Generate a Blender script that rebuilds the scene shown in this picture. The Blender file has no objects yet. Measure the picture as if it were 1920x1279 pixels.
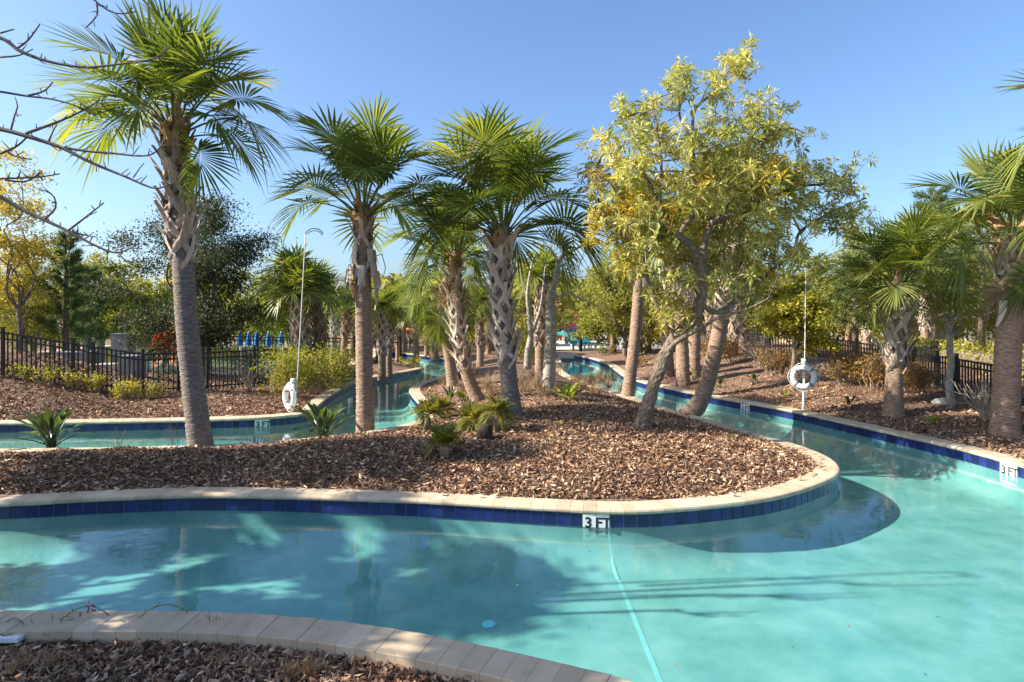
import bpy, math, random
import numpy as np
from mathutils import Vector, Matrix

# ------------------------------------------------------------------ camera, sky, sun, exposure
scene = bpy.context.scene
C = scene.collection
F, CX, HY, CZ = 1150.0, 960.0, 591.0, 2.39      # focal length / principal point in photo pixels, eye height over the water
cam_d = bpy.data.cameras.new('camera'); cam = bpy.data.objects.new('camera', cam_d); C.objects.link(cam)
cam_d.sensor_width = 36.0; cam_d.lens = F/1920*36.0
cam_d.shift_y = (HY-639.5)/1920.0
cam_d.clip_start = 0.05; cam_d.clip_end = 3000
cam.location = (0, 0, CZ); cam.rotation_euler = (math.pi/2, 0, 0)
scene.camera = cam

SUN_EL = math.radians(33); SUN_AZ = math.atan2(-0.985, -0.14)
sv = Vector((math.sin(SUN_AZ)*math.cos(SUN_EL), math.cos(SUN_AZ)*math.cos(SUN_EL), math.sin(SUN_EL)))
world = bpy.data.worlds.new('World'); scene.world = world; world.use_nodes = True
wn = world.node_tree.nodes
sky = wn.new('ShaderNodeTexSky'); sky.sky_type = 'NISHITA'; sky.sun_disc = False
sky.sun_elevation = SUN_EL; sky.sun_rotation = SUN_AZ
sky.air_density = 1.0; sky.dust_density = 2.0; sky.ozone_density = 6.0
world.node_tree.links.new(sky.outputs[0], wn['Background'].inputs[0])
wn['Background'].inputs[1].default_value = 0.113
sun_d = bpy.data.lights.new('sun', 'SUN'); sun_d.energy = 4.9; sun_d.angle = math.radians(0.53); sun_d.color = (1, 0.93, 0.82)
sun = bpy.data.objects.new('sun', sun_d); C.objects.link(sun)
sun.rotation_euler = sv.to_track_quat('Z', 'Y').to_euler(); sun.location = (-20, -3, 20)
scene.view_settings.view_transform = 'Standard'; scene.view_settings.look = 'None'
scene.view_settings.exposure = 1.22; scene.view_settings.gamma = 1.0; scene.view_settings.use_curve_mapping = False
scene.cycles.max_bounces = 8; scene.cycles.transparent_max_bounces = 12
scene.cycles.caustics_reflective = False; scene.cycles.caustics_refractive = False
scene.cycles.sample_clamp_indirect = 4.0

# ------------------------------------------------------------------ helpers
PI = math.pi
R = math.radians
def W(px, py, d):                       # a photo pixel at depth d metres -> a place in the scene
    return np.array([(px-CX)/F*d, d, CZ-(py-HY)/F*d])
def mesh_np(name, V, faces):
    me = bpy.data.meshes.new(name)
    V = np.asarray(V, dtype=np.float32).reshape(-1, 3)
    me.vertices.add(len(V)); me.vertices.foreach_set('co', V.ravel())
    loops = []; starts = []; n = 0
    for f in faces:
        f = np.asarray(f, dtype=np.int32)
        if f.size == 0: continue
        loops.append(f.ravel()); k = f.shape[1]
        starts.append(np.arange(f.shape[0], dtype=np.int32)*k+n); n += f.size
    loops = np.concatenate(loops); starts = np.concatenate(starts)
    me.loops.add(len(loops)); me.loops.foreach_set('vertex_index', loops)
    me.polygons.add(len(starts)); me.polygons.foreach_set('loop_start', starts)
    me.polygons.foreach_set('use_smooth', np.zeros(len(starts), bool))
    me.update(calc_edges=True)
    return me
class MB:
    def __init__(s): s.v = []; s.q = []; s.t = []; s.n = 0
    def add(s, V, q=None, t=None):
        V = np.asarray(V, float).reshape(-1, 3)
        if q is not None and len(q): s.q.append(np.asarray(q, np.int32).reshape(-1, 4)+s.n)
        if t is not None and len(t): s.t.append(np.asarray(t, np.int32).reshape(-1, 3)+s.n)
        s.v.append(V); s.n += len(V)
    def merge(s, V, q, t, M=None):
        V = np.asarray(V)
        if M is not None:
            m = np.array(M); V = V@m[:3, :3].T+m[:3, 3]
        s.add(V, q, t)
    def arrays(s):
        V = np.concatenate(s.v)
        q = np.concatenate(s.q) if s.q else np.zeros((0, 4), np.int32)
        t = np.concatenate(s.t) if s.t else np.zeros((0, 3), np.int32)
        return V, q, t
    def mesh(s, name, mat=None, smooth=False):
        V, q, t = s.arrays()
        me = mesh_np(name, V, [q, t])
        if smooth: me.polygons.foreach_set('use_smooth', np.ones(len(me.polygons), bool))
        if mat: me.materials.append(mat)
        return me
    def box(s, c, sz, rz=0.0, taper=1.0):
        x, y, z = np.array(sz)/2
        P = np.array([[-x,-y,-z],[x,-y,-z],[x,y,-z],[-x,y,-z],[-x*taper,-y*taper,z],[x*taper,-y*taper,z],[x*taper,y*taper,z],[-x*taper,y*taper,z]])
        if rz:
            a, b = math.cos(rz), math.sin(rz); P = P@np.array([[a, b, 0],[-b, a, 0],[0, 0, 1]])
        s.add(P+np.array(c), [[3,2,1,0],[4,5,6,7],[0,1,5,4],[1,2,6,5],[2,3,7,6],[3,0,4,7]])
    def tube(s, pts, rad, n=8, cap=True, flat=None):
        P = np.asarray(pts, float); m = len(P)
        rad = np.broadcast_to(np.asarray(rad, float), (m,)) if np.ndim(rad) < 2 else rad
        T = np.gradient(P, axis=0); T /= np.linalg.norm(T, axis=1)[:, None]+1e-9
        u = np.array([1.0, 0, 0]) if abs(T[0][0]) < 0.9 else np.array([0, 1.0, 0])
        a = np.arange(n)/n*2*PI; rings = []
        for i in range(m):
            u = u-T[i]*np.dot(u, T[i]); u /= np.linalg.norm(u)+1e-9
            w = np.cross(T[i], u)
            rings.append(P[i]+rad[i]*(np.cos(a)[:, None]*u+np.sin(a)[:, None]*w))
        V = np.concatenate(rings)
        i = np.arange(m-1)[:, None]*n; j = np.arange(n)[None, :]; k = (j+1) % n
        q = np.stack([i+j, i+k, i+n+k, i+n+j], -1).reshape(-1, 4)
        t = []
        if cap:
            V = np.concatenate([V, P[:1], P[-1:]]); c0, c1 = m*n, m*n+1
            for x in range(n):
                t.append([c0, (x+1) % n, x]); t.append([c1, (m-1)*n+x, (m-1)*n+(x+1) % n])
        s.add(V, q, t)
    def strap(s, pts, widths, thick, side):            # flat tapered band: pts centre line, side = width direction per point
        P = np.asarray(pts, float); m = len(P); S = np.broadcast_to(np.asarray(side, float), (m, 3))
        T = np.gradient(P, axis=0); T /= np.linalg.norm(T, axis=1)[:, None]+1e-9
        N = np.cross(T, S); N /= np.linalg.norm(N, axis=1)[:, None]+1e-9
        w = np.asarray(widths)[:, None]/2; h = (np.broadcast_to(np.asarray(thick, float), (m,))/2)[:, None]
        V = np.stack([P-S*w, P-S*w*0.6+N*h, P+S*w*0.6+N*h, P+S*w, P+S*w*0.6-N*h, P-S*w*0.6-N*h], 1).reshape(-1, 3)
        q = []
        for i in range(m-1):
            for j in range(6):
                q.append([i*6+j, i*6+(j+1) % 6, i*6+6+(j+1) % 6, i*6+6+j])
        q.append([0, 1, 2, 3]); q.append([0, 3, 4, 5]); e = (m-1)*6
        q.append([e+3, e+2, e+1, e]); q.append([e+5, e+4, e+3, e])
        s.add(V, q)
def ob(name, me, parent=None, loc=None, mat=None, rot=None, scale=None):
    if mat and not me.materials: me.materials.append(mat)
    o = bpy.data.objects.new(name, me); C.objects.link(o)
    if parent: o.parent = parent
    if loc is not None: o.location = loc
    if rot is not None: o.rotation_euler = rot
    if scale is not None: o.scale = (scale,)*3 if np.ndim(scale) == 0 else scale
    return o
def tag(o, label=None, cat=None, group=None, kind=None):
    if label: o['label'] = label
    if cat: o['category'] = cat
    if group: o['group'] = group
    if kind: o['kind'] = kind
    return o
def thing(name, label, cat, loc=(0, 0, 0), rz=0.0, group=None, scale=1.0):
    o = bpy.data.objects.new(name, None); C.objects.link(o); o.empty_display_size = 0.2
    o.location = loc; o.rotation_euler = (0, 0, rz); o.scale = (scale,)*3
    return tag(o, label, cat, group)
def dup(root, label, loc, rz=0.0, scale=1.0):
    r = root.copy(); C.objects.link(r); r.location = loc; r.rotation_euler = (0, 0, rz); r.scale = (scale,)*3 if np.ndim(scale) == 0 else scale
    r['label'] = label
    for ch in root.children:
        c = ch.copy(); C.objects.link(c); c.parent = r
        for g in ch.children:
            e = g.copy(); C.objects.link(e); e.parent = c
    return r
def spline(pts, n, closed=False):
    P = np.asarray(pts, float); m = len(P); out = []
    segs = m if closed else m-1
    for i in range(segs):
        if closed: p0, p1, p2, p3 = P[(i-1) % m], P[i], P[(i+1) % m], P[(i+2) % m]
        else: p0, p1, p2, p3 = P[max(i-1, 0)], P[i], P[i+1], P[min(i+2, m-1)]
        t = np.linspace(0, 1, n, endpoint=False)[:, None]
        out.append(0.5*((2*p1)+(-p0+p2)*t+(2*p0-5*p1+4*p2-p3)*t*t+(-p0+3*p1-3*p2+p3)*t**3))
    if not closed: out.append(P[-1:])
    return np.concatenate(out)
def resample(P, step=None, n=None):
    d = np.r_[0, np.cumsum(np.linalg.norm(np.diff(P, axis=0), axis=1))]
    if n is None: n = max(2, int(round(d[-1]/step))+1)
    s = np.linspace(0, d[-1], n)
    return np.stack([np.interp(s, d, P[:, k]) for k in range(P.shape[1])], 1)
def unit(v): return v/(np.linalg.norm(v, axis=-1, keepdims=True)+1e-9)

# ------------------------------------------------------------------ materials
def nt(name):
    m = bpy.data.materials.new(name); m.use_nodes = True
    t = m.node_tree; t.nodes.clear(); out = t.nodes.new('ShaderNodeOutputMaterial')
    return m, t, out
def ramp(t, fac, stops, interp='LINEAR'):
    r = t.nodes.new('ShaderNodeValToRGB'); r.color_ramp.interpolation = interp
    e = r.color_ramp.elements
    while len(e) < len(stops): e.new(0.5)
    for k, (p, c) in enumerate(stops): e[k].position = p; e[k].color = (*c, 1)
    t.links.new(fac, r.inputs[0]); return r.outputs[0]
def noise(t, scale, detail=4, rough=0.55, coord='Object', stretch=None, dist=0.0):
    tc = t.nodes.new('ShaderNodeTexCoord'); o = tc.outputs[coord]
    if stretch:
        mp = t.nodes.new('ShaderNodeMapping'); mp.inputs['Scale'].default_value = stretch
        t.links.new(o, mp.inputs[0]); o = mp.outputs[0]
    n = t.nodes.new('ShaderNodeTexNoise'); n.inputs['Scale'].default_value = scale; n.inputs['Detail'].default_value = detail
    n.inputs['Roughness'].default_value = rough; n.inputs['Distortion'].default_value = dist
    t.links.new(o, n.inputs['Vector']); return n.outputs['Fac']
def mathn(t, op, a, b=None):
    n = t.nodes.new('ShaderNodeMath'); n.operation = op
    for i, x in enumerate((a, b)):
        if x is None: continue
        if isinstance(x, (int, float)): n.inputs[i].default_value = x
        else: t.links.new(x, n.inputs[i])
    return n.outputs[0]
def bump(t, h, strength=0.3, dist=0.02):
    b = t.nodes.new('ShaderNodeBump'); b.inputs['Strength'].default_value = strength; b.inputs['Distance'].default_value = dist
    t.links.new(h, b.inputs['Height']); return b.outputs[0]
def surf(name, stops, scale=6, rough=0.7, bstr=0.3, bdist=0.01, stretch=None, rnd=0.0, island=0.0, spec=0.3, detail=5, metal=0.0, bscale=None):
    m, t, out = nt(name)
    p = t.nodes.new('ShaderNodeBsdfPrincipled'); t.links.new(p.outputs[0], out.inputs[0])
    f = noise(t, scale, detail, stretch=stretch); f0 = f
    if rnd:
        oi = t.nodes.new('ShaderNodeObjectInfo')
        f = mathn(t, 'ADD', mathn(t, 'MULTIPLY', f, 1-rnd), mathn(t, 'MULTIPLY', oi.outputs['Random'], rnd))
    if island:
        g = t.nodes.new('ShaderNodeNewGeometry')
        f = mathn(t, 'ADD', mathn(t, 'MULTIPLY', f, 1-island), mathn(t, 'MULTIPLY', g.outputs['Random Per Island'], island))
    t.links.new(ramp(t, f, stops), p.inputs['Base Color'])
    p.inputs['Roughness'].default_value = rough; p.inputs['Specular IOR Level'].default_value = spec; p.inputs['Metallic'].default_value = metal
    if bstr:
        h = noise(t, bscale, 5, stretch=stretch) if bscale else f0
        t.links.new(bump(t, h, bstr, bdist), p.inputs['Normal'])
    return m
def leafmat(name, stops, trans=0.4, rough=0.5, warm=(1.25, 1.2, 0.5), objw=0.35, spec=0.35):
    m, t, out = nt(name)
    g = t.nodes.new('ShaderNodeNewGeometry'); oi = t.nodes.new('ShaderNodeObjectInfo')
    f = mathn(t, 'ADD', mathn(t, 'MULTIPLY', g.outputs['Random Per Island'], 1-objw), mathn(t, 'MULTIPLY', oi.outputs['Random'], objw))
    col = ramp(t, f, stops)
    p = t.nodes.new('ShaderNodeBsdfPrincipled'); p.inputs['Roughness'].default_value = rough; p.inputs['Specular IOR Level'].default_value = spec
    t.links.new(col, p.inputs['Base Color'])
    mul = t.nodes.new('ShaderNodeMix'); mul.data_type = 'RGBA'; mul.blend_type = 'MULTIPLY'; mul.inputs[0].default_value = 1.0
    t.links.new(col, mul.inputs[6]); mul.inputs[7].default_value = (*warm, 1)
    tr = t.nodes.new('ShaderNodeBsdfTranslucent'); t.links.new(mul.outputs[2], tr.inputs[0])
    mx = t.nodes.new('ShaderNodeMixShader'); mx.inputs[0].default_value = trans
    t.links.new(p.outputs[0], mx.inputs[1]); t.links.new(tr.outputs[0], mx.inputs[2]); t.links.new(mx.outputs[0], out.inputs[0])
    return m
M = {}
M['soil'] = surf('mulch_soil', [(0.25, (0.06, 0.036, 0.024)), (0.5, (0.19, 0.115, 0.075)), (0.75, (0.38, 0.25, 0.17))], 22, 0.95, 0.9, 0.04, detail=8)
M['chip'] = surf('bark_chip', [(0.05, (0.04, 0.022, 0.015)), (0.30, (0.12, 0.063, 0.036)), (0.56, (0.31, 0.173, 0.10)), (0.78, (0.49, 0.315, 0.20)), (0.98, (0.76, 0.61, 0.46))], 0.9, 0.9, 0, island=0.72, spec=0.15)
M['coping'] = surf('coping_paver', [(0.2, (0.40, 0.30, 0.195)), (0.5, (0.52, 0.405, 0.275)), (0.8, (0.62, 0.505, 0.365))], 5, 0.85, 0.25, 0.006, rnd=0.35, bscale=60)
M['grout'] = surf('grout', [(0.3, (0.45, 0.43, 0.38)), (0.7, (0.62, 0.6, 0.54))], 20, 0.9, 0.2, 0.004)
M['tile'] = surf('blue_tile', [(0.2, (0.008, 0.014, 0.06)), (0.55, (0.012, 0.023, 0.105)), (0.85, (0.024, 0.046, 0.18))], 7, 0.25, 0.15, 0.003, rnd=0.42, spec=0.5)
M['white_tile'] = surf('white_tile', [(0.2, (0.66, 0.66, 0.64)), (0.8, (0.8, 0.8, 0.78))], 9, 0.3, 0.05, 0.002, spec=0.5)
M['black'] = surf('black_ink', [(0.2, (0.012, 0.012, 0.015)), (0.8, (0.03, 0.03, 0.032))], 9, 0.5, 0)
M['plaster'] = surf('pool_plaster', [(0.3, (0.38, 0.30, 0.245)), (0.5, (0.52, 0.36, 0.295)), (0.7, (0.70, 0.42, 0.345))], 2.2, 0.9, 0.05, 0.01, detail=10)
M['fence'] = surf('black_fence_paint', [(0.2, (0.012, 0.012, 0.014)), (0.8, (0.03, 0.03, 0.032))], 12, 0.45, 0.1, 0.002)
M['white'] = surf('white_plastic', [(0.2, (0.72, 0.71, 0.68)), (0.8, (0.82, 0.82, 0.8))], 8, 0.45, 0.05, 0.003)
M['alu'] = surf('pale_pole', [(0.2, (0.6, 0.6, 0.58)), (0.8, (0.75, 0.74, 0.72))], 8, 0.4, 0.0)
M['ring_bark'] = surf('palm_trunk_bark', [(0.25, (0.13, 0.083, 0.056)), (0.5, (0.30, 0.20, 0.138)), (0.78, (0.48, 0.35, 0.26))], 5, 0.95, 0.9, 0.03, stretch=(2.2, 2.2, 9), detail=9)
M['boot'] = surf('leaf_base', [(0.15, (0.20, 0.145, 0.105)), (0.5, (0.48, 0.38, 0.30)), (0.85, (0.70, 0.60, 0.50))], 7, 0.9, 0.5, 0.012, stretch=(4, 4, 1.2), rnd=0.4, detail=7)
M['boot_new'] = surf('fresh_leaf_base', [(0.2, (0.16, 0.085, 0.04)), (0.5, (0.36, 0.21, 0.10)), (0.85, (0.55, 0.40, 0.26))], 14, 0.9, 0.6, 0.02, stretch=(3, 3, 1), detail=7)
M['dark_stump'] = surf('dark_stump', [(0.3, (0.02, 0.015, 0.012)), (0.7, (0.07, 0.05, 0.035))], 9, 0.95, 0.9, 0.03)
M['petiole'] = leafmat('palm_petiole', [(0.0, (0.10, 0.13, 0.03)), (1.0, (0.22, 0.24, 0.06))], 0.1)
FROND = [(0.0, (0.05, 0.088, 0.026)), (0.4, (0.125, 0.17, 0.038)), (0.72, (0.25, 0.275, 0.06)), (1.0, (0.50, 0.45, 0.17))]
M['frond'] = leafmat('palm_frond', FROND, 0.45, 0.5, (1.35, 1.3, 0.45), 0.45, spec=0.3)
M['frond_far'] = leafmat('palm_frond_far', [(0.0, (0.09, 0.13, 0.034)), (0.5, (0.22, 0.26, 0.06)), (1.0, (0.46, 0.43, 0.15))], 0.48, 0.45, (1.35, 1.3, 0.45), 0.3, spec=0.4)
M['bark'] = surf('tree_bark', [(0.25, (0.07, 0.05, 0.036)), (0.5, (0.20, 0.15, 0.11)), (0.8, (0.36, 0.29, 0.22))], 9, 0.95, 1.0, 0.04, stretch=(3, 3, 0.7), detail=8)
M['pale_bark'] = surf('pale_bark', [(0.25, (0.17, 0.145, 0.115)), (0.5, (0.37, 0.33, 0.27)), (0.8, (0.56, 0.52, 0.45))], 14, 0.95, 0.6, 0.02, detail=8)
M['twig'] = surf('grey_twig', [(0.3, (0.075, 0.065, 0.06)), (0.7, (0.17, 0.15, 0.135))], 12, 0.9, 0.3, 0.01)
M['pale_twig'] = surf('pale_twig', [(0.3, (0.26, 0.21, 0.16)), (0.7, (0.45, 0.38, 0.30))], 12, 0.9, 0.2, 0.01)
M['silver_leaf'] = leafmat('silvery_leaf', [(0.0, (0.12, 0.155, 0.055)), (0.35, (0.39, 0.40, 0.13)), (0.65, (0.61, 0.57, 0.19)), (0.88, (0.80, 0.73, 0.33)), (1.0, (0.58, 0.38, 0.08))], 0.42, 0.5, (1.2, 1.15, 0.5), 0.5)
M['yellow_leaf'] = leafmat('yellow_leaf', [(0.0, (0.22, 0.22, 0.04)), (0.5, (0.50, 0.41, 0.06)), (0.85, (0.66, 0.46, 0.07)), (1.0, (0.55, 0.24, 0.05))], 0.45, 0.5, (1.25, 1.1, 0.4), 0.3)
M['oak_leaf'] = leafmat('oak_leaf', [(0.0, (0.03, 0.045, 0.02)), (0.6, (0.075, 0.09, 0.042)), (0.9, (0.12, 0.13, 0.065)), (1.0, (0.15, 0.155, 0.08))], 0.3, 0.55, (1.2, 1.2, 0.6), 0.1, spec=0.3)
M['green_leaf'] = leafmat('green_leaf', [(0.0, (0.11, 0.13, 0.03)), (0.5, (0.26, 0.27, 0.06)), (1.0, (0.46, 0.42, 0.11))], 0.5, 0.5, (1.3, 1.2, 0.4), 0.3)
M['pine'] = leafmat('pine_needle', [(0.0, (0.05, 0.085, 0.03)), (0.6, (0.12, 0.165, 0.05)), (1.0, (0.26, 0.28, 0.08))], 0.3, 0.5, (1.2, 1.2, 0.5), 0.3)
M['rust_leaf'] = leafmat('russet_leaf', [(0.0, (0.12, 0.075, 0.03)), (0.5, (0.32, 0.19, 0.055)), (1.0, (0.42, 0.28, 0.09))], 0.35, 0.6, (1.2, 1.0, 0.5), 0.3)
M['lime_leaf'] = leafmat('lime_leaf', [(0.0, (0.17, 0.19, 0.03)), (0.6, (0.40, 0.38, 0.05)), (1.0, (0.60, 0.50, 0.09))], 0.45, 0.5, (1.2, 1.15, 0.4), 0.3)
M['paddle'] = leafmat('paddle_leaf', [(0.0, (0.035, 0.06, 0.018)), (0.6, (0.075, 0.115, 0.03)), (1.0, (0.16, 0.19, 0.045))], 0.35, 0.35, (1.3, 1.25, 0.4), 0.6, spec=0.6)
M['paddle_bright'] = leafmat('bright_paddle_leaf', [(0.0, (0.16, 0.22, 0.025)), (1.0, (0.34, 0.38, 0.05))], 0.45, 0.35, (1.2, 1.2, 0.35), 0.6, spec=0.5)
M['palmetto'] = leafmat('palmetto_frond', [(0.0, (0.09, 0.12, 0.03)), (0.5, (0.20, 0.22, 0.05)), (1.0, (0.45, 0.36, 0.09))], 0.4, 0.5, (1.3, 1.2, 0.4), 0.4)
M['grey'] = surf('grey_steel', [(0.3, (0.20, 0.20, 0.205)), (0.7, (0.30, 0.30, 0.30))], 4, 0.5, 0.05, 0.004)
M['red_leaf'] = leafmat('red_leaf', [(0.0, (0.30, 0.05, 0.02)), (0.6, (0.60, 0.11, 0.03)), (1.0, (0.70, 0.22, 0.06))], 0.4, 0.5, (1.2, 0.9, 0.5), 0.3)
M['gold_leaf'] = leafmat('gold_leaf', [(0.0, (0.22, 0.23, 0.05)), (0.5, (0.48, 0.43, 0.10)), (0.85, (0.66, 0.54, 0.14)), (1.0, (0.60, 0.36, 0.08))], 0.5, 0.5, (1.2, 1.1, 0.5), 0.2)
M['straw'] = leafmat('dry_grass', [(0.0, (0.16, 0.095, 0.05)), (0.5, (0.33, 0.22, 0.13)), (1.0, (0.50, 0.38, 0.24))], 0.3, 0.7, (1.1, 1.0, 0.8), 0.3)
M['dry_twig'] = surf('dry_twig', [(0.3, (0.24, 0.16, 0.10)), (0.7, (0.42, 0.32, 0.21))], 8, 0.9, 0, island=0.6)
M['concrete'] = surf('deck_concrete', [(0.3, (0.50, 0.44, 0.36)), (0.7, (0.64, 0.58, 0.49))], 2, 0.9, 0.15, 0.01)
M['grass'] = surf('lawn', [(0.3, (0.05, 0.07, 0.02)), (0.7, (0.13, 0.15, 0.04))], 12, 0.95, 0.6, 0.05)

# water: a clear tinted surface over a sky-reflecting film (Fresnel), gently rippled
m, t, out = nt('pool_water')
n1 = noise(t, 1.1, 3, 0.5, 'Object', dist=0.6); n2 = noise(t, 7.0, 2, 0.5, 'Object', stretch=(1, 1.6, 1))
n3 = noise(t, 26.0, 1, 0.5, 'Object', stretch=(1, 1.3, 1))
h = mathn(t, 'ADD', mathn(t, 'ADD', n1, mathn(t, 'MULTIPLY', n2, 0.13)), mathn(t, 'MULTIPLY', n3, 0.03))
bn = bump(t, h, 0.13, 0.05)
fr = t.nodes.new('ShaderNodeFresnel'); t.links.new(bn, fr.inputs['Normal'])
gb = t.nodes.new('ShaderNodeNewGeometry')                 # same reflectance from either side of the film
t.links.new(mathn(t, 'SUBTRACT', 1.33, mathn(t, 'MULTIPLY', gb.outputs['Backfacing'], 0.578)), fr.inputs['IOR'])
tp = t.nodes.new('ShaderNodeBsdfTransparent'); tp.inputs[0].default_value = (0.46, 0.945, 0.985, 1)
gl = t.nodes.new('ShaderNodeBsdfGlossy'); gl.inputs['Roughness'].default_value = 0.0; gl.inputs['Color'].default_value = (0.95, 0.97, 1, 1); t.links.new(bn, gl.inputs['Normal'])
mx = t.nodes.new('ShaderNodeMixShader'); t.links.new(fr.outputs[0], mx.inputs[0]); t.links.new(tp.outputs[0], mx.inputs[1]); t.links.new(gl.outputs[0], mx.inputs[2]); t.links.new(mx.outputs[0], out.inputs[0])
M['water'] = m

# ------------------------------------------------------------------ the river: banks as lists of (x, y) metres
near = [(-14, 4.9), (-9, 4.75), (-6, 4.65), (-3.75, 4.52), (-2.33, 4.5), (-1.45, 4.4), (-0.84, 4.25), (-0.27, 4.06), (0.135, 3.9), (0.45, 3.76), (0.70, 3.64), (1.5, 3.1), (2.6, 2.1), (3.6, 0.6), (4.2, -1.2), (4.5, -3)]
right = [(7.3, -3), (7.5, 0), (7.65, 4), (7.62, 7), (7.5, 8.98), (7.42, 10.07), (7.2, 11.1), (6.85, 12.5), (6.4, 14.2), (5.87, 15.5), (5.1, 17.3), (4.6, 19), (4.25, 20.4), (4.08, 22.4), (4.18, 24.6), (4.3, 28), (4.0, 31.5), (3.44, 34)]
isl_r = [(2.55, 34), (2.3, 29), (2.0, 24), (2.35, 20.4), (3.1, 17.2), (3.5, 15.0), (3.95, 13.4), (4.28, 12.1), (4.62, 11.0), (4.84, 10.0), (4.8, 9.2), (4.48, 8.5), (3.85, 7.9), (3.0, 7.35), (1.81, 6.98), (1.1, 6.92), (0.245, 7.05), (-1.27, 7.32), (-3.5, 7.52), (-4.8, 7.42), (-6.0, 7.2), (-8, 7.15), (-14, 7.3)]
left = [(-14, 12.2), (-10.4, 12.5), (-8.5, 12.65), (-6.6, 12.9), (-5.3, 13.2), (-4.6, 13.8), (-4.75, 15), (-5.0, 16.8), (-5.1, 19.6), (-4.8, 22), (-3.9, 24.6), (-3.9, 26.2), (-5.2, 29.5), (-8, 33.8), (-11, 37)]
isl_l = [(-10, 40), (-6.8, 36.2), (-4.0, 32.0), (-2.3, 28.5), (-1.9, 25), (-2.4, 22.4), (-2.95, 20), (-3.0, 18.2), (-2.6, 16.4), (-2.0, 14.2), (-1.95, 13), (-2.25, 12.1), (-3.0, 11.3), (-4.2, 10.6), (-5.5, 10.25), (-8.6, 10.0), (-14, 9.8)]
def sm(p): return resample(spline(p, 10), 0.15)
SEC = [('near', sm(near)), ('right', sm(right)), ('island_right', sm(isl_r)), ('left', sm(left)), ('island_left', sm(isl_l))]
SD = dict(SEC)
polyF = np.concatenate([SD['near'], SD['right'], SD['island_right']])
polyL = np.concatenate([SD['left'], SD['island_left']])
SC = [resample(s, 0.3) for _, s in SEC]; segA = np.concatenate([s[:-1] for s in SC]).astype(np.float32); segB = np.concatenate([s[1:] for s in SC]).astype(np.float32)
segT = np.concatenate([np.full(len(s)-1, k) for k, s in enumerate(SC)])
def inside(P, poly):
    x, y = P[:, 0], P[:, 1]; r = np.zeros(len(P), bool)
    a = poly; b = np.roll(poly, -1, 0)
    for (x0, y0), (x1, y1) in zip(a, b):
        c = (y0 > y) != (y1 > y)
        if c.any():
            xi = (x1-x0)*(y-y0)/(y1-y0+1e-12)+x0
            r ^= c & (x < xi)
    return r
def dist_tag(P):
    D = np.full(len(P), 1e9); T = np.zeros(len(P), int)
    P = P.astype(np.float32); ab = segB-segA; l2 = (ab**2).sum(1)
    for s in range(0, len(P), 4000):
        p = P[s:s+4000, None, :]-segA[None]
        u = np.clip((p*ab[None]).sum(2)/l2, 0, 1)
        d = np.sqrt(((p-u[..., None]*ab[None])**2).sum(2))
        k = d.argmin(1); D[s:s+4000] = d[np.arange(len(k)), k]; T[s:s+4000] = segT[k]
    return D, T
def hgt(P, full=False):
    P = np.atleast_2d(np.asarray(P, float))[:, :2]
    x, y = P[:, 0], P[:, 1]
    D, T = dist_tag(P); e = np.maximum(D-0.30, 0)
    zi = 0.185+0.42*(1-np.exp(-e/1.6))
    zn = 0.12+0.02*np.minimum(e, 3)
    sl = 0.09+0.30*np.clip((-x-9)/3.5, 0, 1)*np.clip((20-y)/4, 0, 1)
    zl = 0.175+sl*np.minimum(e, 3.2)
    sr = 0.035+0.135*np.clip((y-11)/9, 0, 1)
    zr = 0.175+sr*np.minimum(e, 4.5)
    z = np.select([T == 0, T == 1, T == 3], [zn, zr, zl], zi)
    far = np.clip((y-30)/6, 0, 1); z = z*(1-far)+0.30*far
    b = np.clip(e/0.8, 0, 1)
    z = z+b*(0.022*np.sin(1.9*x+0.7*y)+0.018*np.sin(2.7*y-1.3*x+1)+0.01*np.sin(6.1*x+4.7*y))
    return (z, D, T) if full else z
def h1(x, y): return float(hgt([(x, y)])[0])
_ds = np.concatenate([np.arange(2.5, 20, 0.05), np.arange(20, 70, 0.25)])
def G(px, py):                          # where the sight line through a photo pixel meets the ground
    P = np.stack([(px-CX)/F*_ds, _ds], 1); z = hgt(P); ray = CZ-(py-HY)/F*_ds
    k = np.argmax(ray <= z)
    if ray[k] > z[k]: k = len(_ds)-1
    return np.array([P[k, 0], P[k, 1], z[k]])
def g_at(px, d):
    x = (px-CX)/F*d; return np.array([x, d, h1(x, d)])

# ground sheet
def axis(a, b, st, lo, hi, g=1.35):
    c = list(np.arange(a, b+1e-6, st)); s = st; v = a; L = []
    while v > lo: s *= g; v -= s; L.append(v)
    s = st; v = c[-1]; Rr = []
    while v < hi: s *= g; v += s; Rr.append(v)
    return np.array(L[::-1]+c+Rr)
xs = axis(-14.2, 12, 0.12, -900, 900); ys = np.concatenate([axis(1.5, 22, 0.12, -60, 22.01), np.arange(22.25, 40, 0.22), axis(40, 41, 0.5, 40, 1500)])
ys = np.unique(np.round(ys, 4))
gx, gy = np.meshgrid(xs, ys); GP = np.stack([gx.ravel(), gy.ravel()], 1)
gz, gD, gT = hgt(GP, True)
polyP = np.array([(-19, 20.5), (-8.2, 20.5), (-6.9, 24), (-7.6, 30), (-11, 39), (-24, 39)], float)
ins = inside(GP, polyP) | (inside(GP, polyF) | inside(GP, polyL)) & (gD > 0.02)
nx, ny = len(xs), len(ys)
i = np.arange(ny-1)[:, None]*nx; j = np.arange(nx-1)[None]
q = np.stack([i+j, i+j+1, i+nx+j+1, i+nx+j], -1).reshape(-1, 4)
q = q[~ins[q].any(1)]
me = mesh_np('ground', np.c_[GP, gz], [q]); me.polygons.foreach_set('use_smooth', np.ones(len(me.polygons), bool))
tag(ob('ground', me, mat=M['soil']), 'brown mulched ground of the garden beds and banks', kind='structure')

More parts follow.
